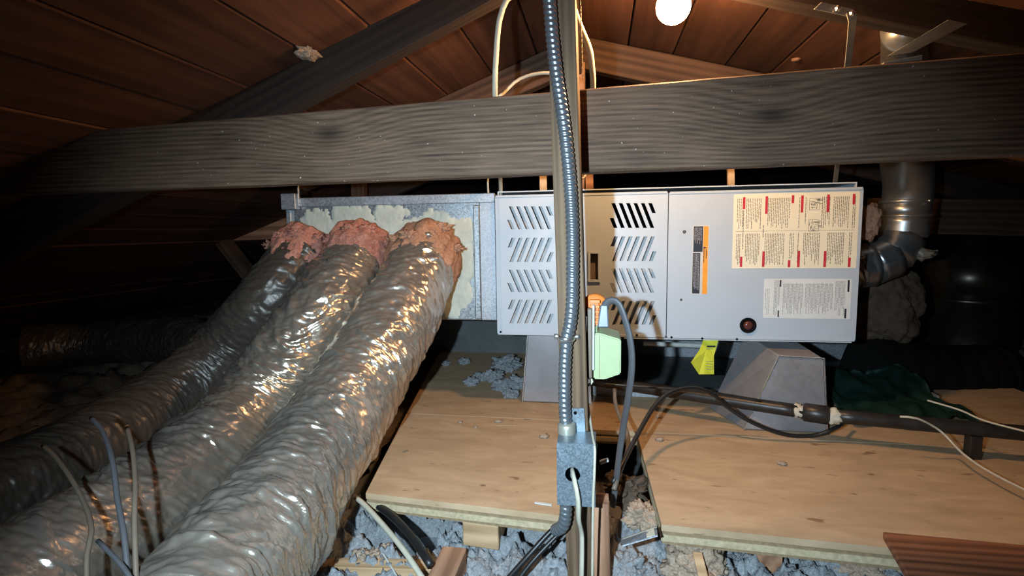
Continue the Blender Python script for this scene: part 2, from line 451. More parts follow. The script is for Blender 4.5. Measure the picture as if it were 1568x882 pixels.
tie = finish('tie_beam', bm, M['beam'], None, (0.0, YB + TH/2, 0.69))
tag(tie, 'long dark knotty tie beam crossing in front of the furnace top', 'beam')

# king post in front, leaning a touch
YP = 0.84
pt = (at(838, 0, YP) + at(879, 0, YP)) / 2; pb = (at(868, 882, YP) + at(908, 882, YP)) / 2
dp = (pb - pt).normalized(); pb = pb + dp * 0.10; pt = pt - dp * 0.02
post = beam('king_post', pb + Vector((0, 0.045, 0)), pt + Vector((0, 0.045, 0)), 0.0425, 0.09, M['post'], (0, 1, 0), 0.002, 0.001)
tag(post, 'narrow upright wooden post carrying the metal conduit', 'post')
def post_x(z):
    t = (z - pb.z) / (pt.z - pb.z); return pb.x + (pt.x - pb.x) * t
# scab stud beside its foot
scab = beam('stud', at(918, 900, 0.86) + Vector((0, 0.02, -0.06)), at(914, 772, 0.86) + Vector((0, 0.02, 0)), 0.040, 0.038, M['joist'], (0, 1, 0), 0.002, 0.001)
tag(scab, 'pale stud end at the foot of the post, below the junction box', 'stud')
fp = beam('king_post', (-0.066, YF - 0.025, 0.40), (-0.066, YF - 0.025, 0.985), 0.042, 0.045, M['joist'], (0, 1, 0), 0.002, 0.001)
tag(fp, 'far reddish upright post just right of the front post', 'post')
rb = beam('ridge_board', (-0.065, 1.09, 1.01), (-0.065, 4.4, 1.01), 0.022, 0.115, M['rafter'], (0, 0, 1), 0.002, 0.001)
tag(rb, 'ridge board running back under the peak of the roof', 'beam')
# bottom tie of the far frame, dim on the left
a = at(-60, 362, 2.22); b = at(445, 342, 2.22)
ft = beam('tie_beam', a - (b - a) * 0.5, b + (b - a) * 0.9, 0.042, 0.135, M['joist'], (0, 0, 1), 0.002, 0.001)
tag(ft, 'dim horizontal beam in the dark at the far left', 'beam')
br = beam('brace', at(335, 360, 2.16), at(420, 470, 2.16), 0.045, 0.065, M['rafter'], (0, 1, 0), 0.002, 0.001)
tag(br, 'short diagonal brace below the dim far beam at left', 'brace')
ft2 = beam('tie_beam', at(1330, 330, 2.22), at(1640, 335, 2.22), 0.042, 0.13, M['rafter'], (0, 0, 1), 0.002, 0.001)
tag(ft2, 'dim horizontal beam behind the flue pipe at right', 'beam')
us = beam('stud', at(549, 305, 2.1) - Vector((0, 0, 0.3)), at(549, 262, 2.1), 0.055, 0.04, M['rafter'], (0, 1, 0), 0.002)
tag(us, 'grey upright stud seen above the metal plenum', 'stud')

# ------------------------------------------------------------------ below the deck
JZ = -0.062
j0 = az(690, 850, JZ)
def joist(X, y0, y1, label, h=0.10, wd=0.045):
    o = beam('floor_joist', (X, y0, JZ - h/2), (X, y1, JZ - h/2), wd, h, M['joist'], (0, 0, 1), 0.002, 0.001)
    return tag(o, label, 'joist', 'floor joists')
joist(j0.x, 0.35, 0.90, 'reddish floor joist end at the bottom edge, left of the post')
joist(-0.86, 0.3, 4.4, 'floor joist running back under the silver ducts')
joist(-1.45, 0.3, 4.4, 'floor joist in the dark at the far left edge')
joist(0.30, 0.96, 4.4, 'floor joist hidden under the right plywood panel')
joist(0.93, 0.3, 4.4, 'floor joist under the right end of the plywood')
joist(1.55, 0.3, 4.4, 'floor joist in the dark beyond the flue pipe')
blk = hexa('wood_block', [Vector(p) for p in ((-0.262, 0.945, -0.086), (-0.190, 0.938, -0.086), (-0.190, 1.02, -0.086), (-0.262, 1.02, -0.086),
            (-0.262, 0.945, -0.037), (-0.190, 0.938, -0.037), (-0.190, 1.02, -0.037), (-0.262, 1.02, -0.037))], M['lath'], None, 0.002)
tag(blk, 'small pale wood block tucked under the left plywood panel', 'block')
a = az(470, 872, -0.10); b = az(700, 876, -0.10)
cl = beam('wood_lath', a, b, 0.03, 0.03, M['lath'], (0, 0, 1), 0.002, 0.002)
tag(cl, 'tan wooden cleat lying low at the bottom edge, beside the joist end', 'lath')

# loose grey cellulose between the joists, in front of and under the deck front
def fluff(name, x0, x1, y0, y1, zbase, amp, step, mat, holes, seed, label, freq=26):
    bm = bmesh.new(); nx = int((x1 - x0) / step); ny = int((y1 - y0) / step); g = []
    for j in range(ny + 1):
        row = []
        for i in range(nx + 1):
            X = x0 + (x1 - x0) * i / nx; Y = y0 + (y1 - y0) * j / ny
            p = Vector((X * freq, Y * freq, seed))
            h = noise.fractal(p, 0.75, 2.1, 6) * amp + 0.6 * amp * noise.noise(Vector((X * 7, Y * 7, seed + 5)))
            h += 0.45 * amp * abs(noise.noise(p * 3.3)) + 0.2 * amp * noise.noise(p * 7.7)
            z = zbase + h
            for (hx, hy, rx, ry) in holes:
                d = ((X - hx) / rx) ** 2 + ((Y - hy) / ry) ** 2
                if d < 2.2: z -= 0.09 * max(0, min(1, (2.2 - d) / 1.0))
            row.append(bm.verts.new((X, Y, max(z, -0.1645))))
        g.append(row)
    for j in range(ny):
        for i in range(nx): bm.faces.new((g[j][i], g[j][i+1], g[j+1][i+1], g[j+1][i]))
    o = finish(name, bm, mat, None, smooth=True)
    return tag(o, label, 'insulation', None, 'stuff')
h1 = az(655, 835, -0.15); h2 = az(820, 858, -0.15); h3 = az(620, 868, -0.15)
fluff('loose_insulation', -0.62, 1.05, 0.52, 1.10, -0.092, 0.030, 0.0040, M['cell'],
      [(h1.x, h1.y, 0.055, 0.05), (h2.x, h2.y, 0.075, 0.03), (h3.x, h3.y, 0.05, 0.03)], 3.3, 'loose bluish grey cellulose insulation below the plywood front edge')
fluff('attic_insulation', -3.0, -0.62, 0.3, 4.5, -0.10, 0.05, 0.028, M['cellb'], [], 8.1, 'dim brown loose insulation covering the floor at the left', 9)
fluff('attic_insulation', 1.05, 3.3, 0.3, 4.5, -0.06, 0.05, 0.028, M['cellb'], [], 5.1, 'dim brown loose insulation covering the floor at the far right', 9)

# ------------------------------------------------------------------ plywood deck
def ply_panel(poly, label, z1=0.0, layers=(0.012, 0.007, 0.012, 0.006)):
    """poly: outline (x, y) with a sharp veneer stack on its edge"""
    c = Vector((sum(p[0] for p in poly) / len(poly), sum(p[1] for p in poly) / len(poly), z1 - sum(layers)))
    root = empty('plywood_panel', c, label, 'plywood', 'plywood deck panels')
    z = z1
    for i, t in enumerate(layers):
        ins = 0.0 if i % 2 == 0 else 0.0016
        pp = [(p[0] + (ins if p[0] < c.x else -ins), p[1] + (ins if p[1] < c.y else -ins), z - t) for p in poly]
        o = prism('veneer' if i else 'face_veneer', pp, (0, 0, t), M['ply'] if i == 0 else (M['plyedge_d'] if i % 2 else M['plyedge_l']), root)
        z -= t
    return root
fl = az(560, 755, 0); fr = az(858, 790, 0); bl = az(644, 591, 0)
s = (bl - fl) / (bl.y - fl.y)
e0 = fl + s * (1.42 - fl.y)
ply_panel([(fl.x, fl.y), (-0.05, fr.y), (-0.048, 1.42), (e0.x, 1.42)], 'tan plywood panel left of the post, its edge beside the silver duct')
r0 = az(1013, 803, 0); r1 = az(1350, 838, 0); r2 = az(985, 676, 0)
sl = (r1.y - r0.y) / (r1.x - r0.x)
ply_panel([(r0.x, r0.y), (1.25, r0.y + sl * (1.25 - r0.x)), (1.25, 1.36), (r2.x - 0.012, 1.36)], 'large tan plywood panel at the right, in front of the gas pipe')
e1 = fl + s * (2.3 - fl.y)
ply_panel([(e0.x, 1.424), (-0.049, 1.424), (-0.049, 1.363), (1.30, 1.363), (1.30, 2.35), (e1.x, 2.35)], 'plywood panel under the furnace carrying the metal stands')

# ================================================================== FURNACE
YD = 1.45                                   # door face
FX0, FX1, FZ0, FZ1 = -0.286, 0.637, 0.231, 0.618
XS = at(1022, 400, YD).x                    # seam between the two doors
furn = empty('gas_furnace', ((FX0 + FX1)/2, 1.78, FZ0), 'grey-blue horizontal gas furnace with slotted blower door and labels', 'furnace')
# casing: open-front box of sheet steel
bm = bmesh.new()
t = 0.003; yb0, yb1 = YD + 0.022, 2.12; CX1 = FX1 - 0.006; CX0 = FX0 + 0.003; CZ0, CZ1 = FZ0 + 0.004, FZ1 + 0.012
bm_box(bm, (CX0, yb0, CZ1 - t), (CX1, yb1, CZ1)); bm_box(bm, (CX0, yb0, CZ0), (CX1, yb1, CZ0 + t))
bm_box(bm, (CX0, yb0, CZ0 + t), (CX0 + t, yb1, CZ1 - t)); bm_box(bm, (CX1 - t, yb0, CZ0 + t), (CX1, yb1, CZ1 - t))
bm_box(bm, (CX0, yb1 - t, CZ0 + t), (CX1, yb1, CZ1 - t))
finish('casing', bm, M['enamel'], furn)
# inner partition seen dimly through the slots
box('blower_partition', (FX0 + 0.02, YD + 0.030, FZ0 + 0.02), (XS - 0.01, YD + 0.033, 0.520), M['inner'], furn)
box('blower_filter_rack', (FX0 + 0.02, YD + 0.045, 0.522), (-0.06, YD + 0.048, FZ1 - 0.01), M['inner'], furn)
box('blower_cavity_back', (FX0 + 0.02, YD + 0.20, 0.52), (XS - 0.01, YD + 0.205, FZ1 - 0.01), M['void'], furn)  # black sheet: the shade inside the cabinet is put into its colour

def panel_with_holes(name, x0, x1, z0, z1, holes, mat, parent, ydepth=0.018, r=0.004):
    outer = [(x0 + r, z0), (x1 - r, z0), (x1, z0 + r), (x1, z1 - r), (x1 - r, z1), (x0 + r, z1), (x0, z1 - r), (x0, z0 + r)]
    vs = [Vector(p) for p in outer]; ed = [(i, (i+1) % len(outer)) for i in range(len(outer))]
    for h in holes:
        b = len(vs); vs += [Vector(p) for p in h]; ed += [(b + i, b + (i+1) % len(h)) for i in range(len(h))]
    V, E_, Fc, *_ = delaunay_2d_cdt(vs, ed, [], 0, 1e-6)
    def inside(p, poly):
        c = False; j = len(poly) - 1
        for i in range(len(poly)):
            if (poly[i][1] > p[1]) != (poly[j][1] > p[1]) and p[0] < (poly[j][0]-poly[i][0]) * (p[1]-poly[i][1]) / (poly[j][1]-poly[i][1]) + poly[i][0]: c = not c
            j = i
        return c
    bm = bmesh.new(); B = [bm.verts.new((v.x, YD, v.y)) for v in V]
    for f in Fc:
        cx = sum(V[i].x for i in f) / len(f); cz = sum(V[i].y for i in f) / len(f)
        if any(inside((cx, cz), h) for h in holes): continue
        bm.faces.new([B[i] for i in f])
    bmesh.ops.recalc_face_normals(bm, faces=bm.faces[:])
    edges = [e for e in bm.edges if len(e.link_faces) == 1]
    oset = set()
    for e in edges:
        m = (e.verts[0].co + e.verts[1].co) / 2
        if m.x < x0 + r or m.x > x1 - r or m.z < z0 + r or m.z > z1 - r: oset.add(e)
    ret = bmesh.ops.extrude_edge_only(bm, edges=edges)
    nv = [v for v in ret['geom'] if isinstance(v, bmesh.types.BMVert)]
    for v in nv:
        co = v.co
        edge = co.x < x0 + 2*r or co.x > x1 - 2*r or co.z < z0 + 2*r or co.z > z1 - 2*r
        v.co.y = YD + (ydepth if edge else 0.0035)
    bmesh.ops.remove_doubles(bm, verts=bm.verts[:], dist=1e-6)
    return finish(name, bm, mat, parent)
def FP(px, py, Y=YD):
    p = at(px, py, Y); return (p.x, p.z)
holes = []
for (xt0, rows) in ((782.0, ((316, 351), (364, 401), (413, 447), (459, 495))), (939.0, ((311, 349), (362, 400), (411, 448), (461, 497)))):
    for ri, (ya, yb) in enumerate(rows):
        pitch = 11.3; sh = 14.8; hw = 2.9
        def slot(xa, y_a, xb, y_b): return [FP(xa - hw, y_a), FP(xb - hw, y_b), FP(xb + hw, y_b), FP(xa + hw, y_a)]
        H = yb - ya
        for k in range(5):
            xa = xt0 + k * pitch
            if ri % 2 == 0: holes.append(slot(xa, ya, xa + sh, yb))
            else: holes.append(slot(xa + sh + 1, ya, xa + 1, yb))
        fr_ = 0.40
        if ri % 2 == 0:
            holes.append(slot(xt0 + sh * (1-fr_) - pitch, ya + H * (1-fr_), xt0 + sh - pitch, yb))
            holes.append(slot(xt0 + 5 * pitch, ya, xt0 + 5 * pitch + sh * fr_, ya + H * fr_))
        else:
            holes.append(slot(xt0 + sh + 1 - pitch, ya, xt0 + 1 + sh * (1-fr_) - pitch, ya + H * fr_))
            holes.append(slot(xt0 + 5 * pitch + sh * fr_ + 1, ya + H * (1-fr_), xt0 + 5 * pitch + 1, yb))
hx0, hz0 = FP(904.0, 428); hx1, hz1 = FP(916, 388)
holes.append([(hx0, hz0), (hx1, hz0), (hx1, hz1), (hx0, hz1)])
door1 = panel_with_holes('blower_door', FX0, XS - 0.0012, FZ0, FZ1, holes, M['enamel'], furn)
# recessed pull
bm = bmesh.new(); fw = 0.006
bm_box(bm, (hx0 - fw, YD - 0.008, hz0 - fw), (hx0, YD, hz1 + fw)); bm_box(bm, (hx1, YD - 0.008, hz0 - fw), (hx1 + fw, YD, hz1 + fw))
bm_box(bm, (hx0, YD - 0.008, hz0 - fw), (hx1, YD, hz0)); bm_box(bm, (hx0, YD - 0.008, hz1), (hx1, YD, hz1 + fw))
finish('pull_frame', bm, M['enamel'], door1)
bm = bmesh.new(); bm_box(bm, (hx0 - 0.002, YD + 0.016, hz0 - 0.002), (hx1 + 0.002, YD + 0.018, hz1 + 0.002))
for (a, b) in (((hx0 - .002, YD + .0036, hz0), (hx0, YD + .016, hz1)), ((hx1, YD + .0036, hz0), (hx1 + .002, YD + .016, hz1))): bm_box(bm, a, b)
finish('pull_pocket', bm, M['browncord'], door1)
door2 = panel_with_holes('burner_door', XS + 0.0012, FX1, FZ0 - 0.001, FZ1 - 0.002, [], M['enamel'], furn)
# hemmed rims
def rim(name, x0, x1, z0, z1, parent, wd=0.007, pr=0.0025):
    box(name, (x0, YD - pr, z1 - wd), (x1, YD, z1), M['enamel'], parent, 0.001); box(name, (x0, YD - pr, z0), (x1, YD, z0 + wd), M['enamel'], parent, 0.001)
rim('door_hem', FX0 + 0.002, XS - 0.003, FZ0, FZ1, door1); rim('door_hem', XS + 0.003, FX1 - 0.002, FZ0 - 0.001, FZ1 - 0.002, door2)
box('door_edge_bead', (FX0 + 0.010, YD - 0.0022, FZ0 + 0.006), (FX0 + 0.013, YD, FZ1 - 0.010), M['enamel'], door1)
box('bottom_rail', (XS - 0.11, YD - 0.004, FZ0 - 0.004), (FX1 - 0.01, YD + 0.010, FZ0 - 0.0015), M['enamel'], furn)
for (px, py) in ((767, 508), (975, 513), (1028, 516), (1075, 518), (1128, 519)):
    p = at(px, py, YD); lathe('screw', [(0.003, 0), (0.003, 0.002), (0.0015, 0.003)], (p.x, YD - 0.002, p.z), (0, -1, 0), M['void'], furn, 10)
# dents: shallow dark scuffs on the burner door
for (px, py, rr) in ((1048, 355, 0.005), (1043, 459, 0.0035)):
    p = at(px, py, YD); lathe('dent', [(rr, 0), (rr * 0.7, 0.0012), (0.0, 0.0016)], (p.x, YD + 0.0002, p.z), (0, -1, 0), M['greycord'], door2, 12)
# sight glass
p = at(1145, 498, YD)
sg = lathe('sight_glass', [(0.020, 0), (0.0205, 0.004), (0.018, 0.006), (0.0165, 0.0035), (0.0, 0.003)], (p.x, YD, p.z), (0, -1, 0), M['void'], door2, 32)
lathe('lens', [(0.012, 0.0), (0.011, 0.004), (0.006, 0.0065), (0.0, 0.007)], (p.x, YD - 0.002, p.z), (0, -1, 0), M['glassred'], sg, 24)

# labels with their print (lines of type run up the sheet)
def quad_sheet(name, x0, x1, z0, z1, y, mat, parent, th=0.0006, r=0.002):
    return prism(name, [(x0, y, z0 + r), (x0 + r, y, z0), (x1 - r, y, z0), (x1, y, z0 + r), (x1, y, z1 - r), (x1 - r, y, z1), (x0 + r, y, z1), (x0, y, z1 - r)], (0, th, 0), mat, parent)
def marks(name, rects, y, mat, parent):
    bm = bmesh.new()
    for (x0, x1, z0, z1) in rects:
        bm_box(bm, (x0, y, z0), (x1, y + 0.00025, z1))
    return tag(finish(name, bm, mat, parent), kind='stuff' if len(rects) > 6 else None)
def type_lines(x0, x1, z0, z1, pitch, ink, ragged=0.5, word=0.010, up=True):
    out = []; xx = x0
    while xx < x1 - ink:
        L = (z1 - z0) * (1 - (random.random() ** 2.2) * ragged)
        zz = z1 if up else z1
        zend = z1 - L
        while zz > zend + 0.001:
            l = min(random.uniform(0.35, 1.3) * word, zz - zend)
            out.append((xx, xx + ink, zz - l, zz)); zz -= l + word * 0.16
        xx += pitch
    return out
lx0, lz0 = FP(1120.5, 411); lx1, lz1 = FP(1317, 293)
W, Hh = lx1 - lx0, lz1 - lz0
inst = quad_sheet('instruction_label', lx0, lx1, lz0, lz1, YD - 0.0007, M['cream'], door2)
inst['label'] = 'cream instruction sheet with red marks'
def LX(u): return lx0 + W * u
def LZ(v): return lz1 - Hh * v
tl = []
cols = ((0.03, 0.085), (0.105, 0.225), (0.28, 0.46), (0.53, 0.545), (0.58, 0.59), (0.71, 0.775), (0.80, 0.925), (0.95, 0.975))
for (a, b) in cols:
    tl += type_lines(LX(a), LX(b), LZ(0.47), LZ(0.06), 0.0042, 0.0017, 0.35)
for (a, b) in ((0.03, 0.075), (0.105, 0.225), (0.265, 0.43), (0.465, 0.505), (0.53, 0.545), (0.575, 0.71), (0.765, 0.90), (0.935, 0.96)):
    tl += type_lines(LX(a), LX(b), LZ(0.96), LZ(0.53), 0.0040, 0.0017, 0.40)
tl += type_lines(LX(0.08), LX(0.092), LZ(0.80), LZ(0.22), 0.004, 0.0022, 0.1); tl += type_lines(LX(0.245), LX(0.26), LZ(0.6), LZ(0.42), 0.004, 0.0022, 0.1)
# two small diagrams: furnace outlines
for v0 in (0.08, 0.36):
    for q in range(26):
        u = 0.615 + random.random() * 0.07; v = v0 + random.random() * 0.13
        if random.random() < 0.5: tl.append((LX(u), LX(u) + 0.0012, LZ(v + 0.03), LZ(v)))
        else: tl.append((LX(u), LX(u) + 0.010, LZ(v) - 0.0012, LZ(v)))
    tl += [(LX(0.61), LX(0.69), LZ(v0), LZ(v0) + 0.001), (LX(0.61), LX(0.69), LZ(v0 + 0.15), LZ(v0 + 0.15) + 0.001), (LX(0.61), LX(0.61) + 0.001, LZ(v0 + 0.15), LZ(v0)), (LX(0.69), LX(0.69) + 0.001, LZ(v0 + 0.15), LZ(v0))]
tl += [(LX(0.02), LX(0.97), LZ(0.50), LZ(0.496))]
marks('label_print', tl, YD - 0.0009, M['ink'], inst)
rd = []
for (u, v0, v1) in ((0.085, 0.04, 0.20), (0.268, 0.035, 0.27), (0.478, 0.03, 0.135), (0.553, 0.035, 0.26), (0.757, 0.03, 0.26), (0.955, 0.03, 0.165),
                    (0.075, 0.84, 0.98), (0.258, 0.77, 0.98), (0.468, 0.89, 0.985), (0.543, 0.765, 0.985), (0.752, 0.77, 0.985), (0.945, 0.86, 0.985)):
    rd.append((LX(u) - 0.0030, LX(u) + 0.0030, LZ(v1), LZ(v0)))
for q_ in rd: marks('red_mark', [q_], YD - 0.0011, M['red'], inst)
gx0, gz0 = FP(1168, 487); gx1, gz1 = FP(1304.5, 427); GW, GH = gx1 - gx0, gz1 - gz0
rate = quad_sheet('rating_label', gx0, gx1, gz0, gz1, YD - 0.0007, M['wlabel'], door2)
rate['label'] = 'white rating sheet with black marks'
tl = type_lines(gx0 + GW*0.02, gx0 + GW*0.07, gz0 + GH*0.1, gz1 - GH*0.25, 0.004, 0.0012, 0.6)
for (a, b, c, d) in ((0.12, 0.19, 0.06, 0.97), (0.225, 0.46, 0.1, 0.88), (0.48, 0.80, 0.12, 0.88), (0.82, 0.93, 0.08, 0.95)):
    tl += type_lines(gx0 + GW*a, gx0 + GW*b, gz0 + GH*c, gz0 + GH*d, 0.0030, 0.0014, 0.42, 0.008)
marks('label_print', tl, YD - 0.0009, M['inkl'], rate)
for (u, a, b, hw_) in ((0.192, 0.03, 0.2, .0016), (0.178, 0.8, 0.97, .0016), (0.965, 0.03, 0.32, .0022), (0.945, 0.74, 0.98, .0022)):
    marks('black_mark', [(gx0 + GW*u - hw_, gx0 + GW*u + hw_, gz1 - GH*b, gz1 - GH*a)], YD - 0.0011, M['inkb'], rate)
wx0, wz0 = FP(1058.5, 451); wx1, wz1 = FP(1086, 345); WW, WH = wx1 - wx0, wz1 - wz0
warn = quad_sheet('warning_label', wx0, wx1, wz0, wz1, YD - 0.0007, M['plate'], door2)
warn['label'] = 'black and orange warning sticker'
marks('orange_band', [(wx0 + WW*0.66, wx1 - WW*0.04, wz0 + WH*0.01, wz1 - WH*0.012)], YD - 0.0011, M['orangep'], warn)
for q_ in ((wx0 + WW*0.06, wx0 + WW*0.63, wz0 + WH*0.62, wz1 - WH*0.012), (wx0 + WW*0.04, wx0 + WW*0.50, wz0 + WH*0.015, wz0 + WH*0.605)): marks('black_field', [q_], YD - 0.0011, M['inkb'], warn)
tl = type_lines(wx0 + WW*0.12, wx0 + WW*0.60, wz0 + WH*0.70, wz1 - WH*0.03, 0.0032, 0.0012, 0.4, 0.008) + type_lines(wx0 + WW*0.10, wx0 + WW*0.48, wz0 + WH*0.06, wz0 + WH*0.59, 0.0030, 0.0012, 0.25, 0.008)
marks('label_print', tl, YD - 0.0014, M['lines'], warn)
# dark lettering and the hazard triangle on the orange band
tl = type_lines(wx0 + WW*0.69, wx0 + WW*0.75, wz0 + WH*0.46, wz0 + WH*0.66, 0.004, 0.0022, 0.0, 0.004) + type_lines(wx0 + WW*0.83, wx0 + WW*0.90, wz0 + WH*0.52, wz0 + WH*0.66, 0.004, 0.0022, 0.0, 0.004)
marks('warning_words', tl, YD - 0.0014, M['inkb'], warn)
tx, tz = wx0 + WW*0.80, wz0 + WH*0.68
prism('hazard_triangle', [(tx - 0.005, YD - 0.0014, tz - 0.003), (tx + 0.005, YD - 0.0014, tz), (tx - 0.005, YD - 0.0014, tz + 0.003)], (0, 0.0003, 0), M['inkb'], warn)

# ================================================================== PLENUM left of the furnace
PX0 = at(441, 310, 1.47).x; PX1 = FX0 - 0.004; PZ0, PZ1 = 0.268, 0.622; YPL = 1.47
plen = empty('sheet_metal_plenum', ((PX0 + PX1)/2, 1.75, PZ0), 'galvanized sheet metal plenum box between ducts and furnace, smeared with sealant', 'plenum')
box('body', (PX0, YPL, PZ0), (PX1 - 0.045, 2.05, PZ1), M['galv'], plen, 0.002)
box('end_collar', (PX1 - 0.045, YPL - 0.002, PZ0), (PX1, 2.05, PZ1 + 0.002), M['galvd'], plen, 0.002)
box('seam_cleat', (PX1 - 0.062, YPL - 0.010, PZ0 + 0.004), (PX1 - 0.043, YPL, PZ1 - 0.028), M['galv'], plen, 0.003)
box('top_flange', (PX0 + 0.035, YPL - 0.006, PZ1 - 0.022), (PX1, YPL, PZ1 + 0.004), M['galvd'], plen, 0.002)
c = empty
box('corner_tab', (PX0 - 0.006, YPL - 0.028, PZ1 - 0.030), (PX0 + 0.040, YPL - 0.004, PZ1 + 0.016), M['galvd'], plen, 0.002)
box('corner_strip', (PX0 - 0.003, YPL - 0.010, PZ1 - 0.12), (PX0 + 0.012, YPL, PZ1 - 0.030), M['galvd'], plen, 0.002)
box('drive_cleat', (PX0 + 0.038, YPL - 0.012, PZ1 - 0.020), (PX0 + 0.043, YPL - 0.004, PZ1 + 0.045), M['galv'], plen, 0.001)
lump('painted_hole', (at(722, 390, YPL).x, YPL - 0.001, at(722, 390, YPL).z), 0.010, M['void'], plen, 0.6, 2.5, 3, (0.7, 0.18, 1.3))  # dark hole in the plenum drawn as a black lump, shade in the colour
# brushed sealant: a raised skin with a ragged brushed outline
def smear(name, blobs, ybase, parent, step=0.0035, seed=1.0):
    bm = bmesh.new(); x0 = min(b[0] - b[2] * 1.5 for b in blobs); x1 = max(b[0] + b[2] * 1.5 for b in blobs); z0 = min(b[1] - b[3] * 1.5 for b in blobs); z1 = max(b[1] + b[3] * 1.5 for b in blobs)
    nx, nz = int((x1 - x0) / step), int((z1 - z0) / step); vv = {}
    def val(X, Z):
        m = max(1 - ((X - b[0]) / b[2]) ** 2 - ((Z - b[1]) / b[3]) ** 2 for b in blobs)
        return m + 0.55 * noise.fractal(Vector((X * 45, Z * 22, seed)), 0.8, 2.0, 4) - 0.05
    def V(i, j):
        if (i, j) not in vv:
            X, Z = x0 + i * step, z0 + j * step; h = max(0, min(1, val(X, Z) * 2.5))
            vv[(i, j)] = bm.verts.new((X, ybase - 0.0008 - 0.003 * h - 0.0016 * h * abs(noise.noise(Vector((X * 160, Z * 60, 2)))), Z))
        return vv[(i, j)]
    for i in range(nx):
        for j in range(nz):
            X, Z = x0 + (i + .5) * step, z0 + (j + .5) * step
            if val(X, Z) > 0 and Z < PZ1 - 0.006 and X < PX1 - 0.064 and X > PX0 + 0.012 and Z > PZ0 + .004: bm.faces.new((V(i, j), V(i+1, j), V(i+1, j+1), V(i, j+1)))
    return finish(name, bm, M['mastic'], parent, smooth=True)
def PB(px, py, rx, rz):
    p = at(px, py, YPL); return (p.x, p.z, rx, rz)
smear('sealant_smear', [PB(490, 345, .06, .05), PB(540, 335, .085, .045), PB(595, 330, .06, .035), PB(520, 350, .12, .035), PB(575, 355, .09, .045), PB(605, 350, .05, .05)], YPL, plen, seed=1.2)
smear('sealant_smear', [PB(665, 340, .05, .035), PB(705, 355, .05, .045), PB(712, 400, .045, .06), PB(705, 450, .035, .05), PB(690, 470, .03, .04), PB(640, 350, .05, .03)], YPL, plen, seed=6.4)

# ================================================================== FLEX DUCTS
def duct(pts, r, mat, label, collar, seed, group='insulated flexible ducts', crumple=1.0, cmat='pink', cr=0.94):
    path = spline(pts, 0.0052)
    base = Vector(pts[0])
    root = empty('flexible_duct', base, label, 'duct', group)
    def rf(s, th, p, d):
        # wrinkles that run round the sleeve and gather, plus slow bulges
        c, sn = math.cos(th), math.sin(th)
        big = noise.noise(Vector((s * 8, c * 1.4 + seed, sn * 1.4)))
        wob = 0.03 * noise.noise(Vector((s * 6, c * 1.2, sn * 1.2 + seed)))
        dg_ = 0.05 * math.sin(th + seed)
        w1 = noise.noise(Vector(((s + wob + dg_) * 30, c * 1.3 - seed, sn * 1.3)))
        w2 = noise.noise(Vector(((s - wob + dg_) * 85, c * 1.9 + seed, sn * 1.9)))
        w3 = noise.noise(Vector(((s + 2 * wob) * 24, c * 4.2 + seed, sn * 4.2)))
        w4 = noise.noise(Vector(((s + dg_) * 170, c * 3.5 + seed, sn * 3.5)))
        gate = 0.35 + 0.65 * max(0.0, min(1.0, 0.5 + 1.6 * noise.noise(Vector((s * 7 + 3, c * 1.7, sn * 1.7 + seed)))))
        def cr(v): return (1 - min(1, abs(v) * 2.0)) ** 1.6
        vd = noise.voronoi(Vector(((s + 1.5 * wob + dg_) * 27 + 0.8 * w1, c * 1.15 + seed + 0.4 * w2, sn * 1.15)))[0]
        vd2 = noise.voronoi(Vector(((s - wob + dg_) * 58 + 0.6 * w2, c * 2.0 + seed + 0.4 * w3, sn * 2.0)))[0]
        fac = 0.0075 * min(1.0, (vd[1] - vd[0]) * 1.3) + 0.0034 * min(1.0, (vd2[1] - vd2[0]) * 1.3)
        k = crumple * (fac - 0.003 + 0.007 * big + gate * (0.0050 * cr(w1) + 0.0030 * cr(w2) + 0.0018 * cr(w3) + 0.0012 * cr(w4)) - 0.003)
        return r * (0.985 + 0.10 * min(1, s / 0.25) - 0.05) + k
    o = tube('foil_sleeve', pts, r, mat, root, 168, 0.0027, rf)
    if collar:
        a, b = path[0], path[1]; ax = (path[8] - path[0]).normalized()
        cp = [a - ax * 0.05 + ax * 0.012 * i for i in range(11)]
        def cf(s, th, p, d):
            c, sn = math.cos(th), math.sin(th)
            f = noise.fractal(Vector((s * 9, c * 3.4 + seed * 3, sn * 3.4)), 0.75, 2.2, 5)
            hump = math.sin(math.pi * min(1, max(0, s / 0.125))) ** 0.6
            return r * cr * (0.93 + 0.13 * hump) + 0.012 * f
        cp2 = []
        for i in range(len(cp) - 1):
            for q in range(3): cp2.append(cp[i].lerp(cp[i+1], q / 3))
        cp2.append(cp[-1])
        tube('insulation_collar', cp2, r, M[cmat], root, 72, 0.01, cf, straight=True)
        # torn tufts
        T, N = frames(cp2); 
        for q in range(5):
            th = -1.1 + q * 0.6 + random.uniform(-.15, .15); bvec = T[0].cross(N[0])
            d = N[0] * math.cos(th) + bvec * math.sin(th)
            lump('tuft', cp2[random.choice((6, 10, 14, 20))] + d * r * cr * 1.02, 0.014, M[cmat], root, 0.9, 2.6, 4, (1.5, 0.6, 0.7))
    return root
duct([at(652, 392, 1.42), az(617, 470, 0.335), az(548, 590, 0.185), az(476, 705, 0.095), az(410, 805, 0.06), az(345, 895, 0.05), az(270, 1000, 0.045)], 0.096, M['foil'],
     'bright silver foil duct nearest the plywood, rightmost of the three', True, 2.0, cmat='pinkw', cr=0.99)
duct([at(551, 388, 1.43), az(490, 487, 0.31), az(400, 612, 0.14), az(310, 705, 0.075), az(205, 790, 0.05), az(90, 870, 0.04), az(-60, 965, 0.04)], 0.094, M['foil'],
     'silver foil duct in the middle of the three', True, 5.0, crumple=0.95)
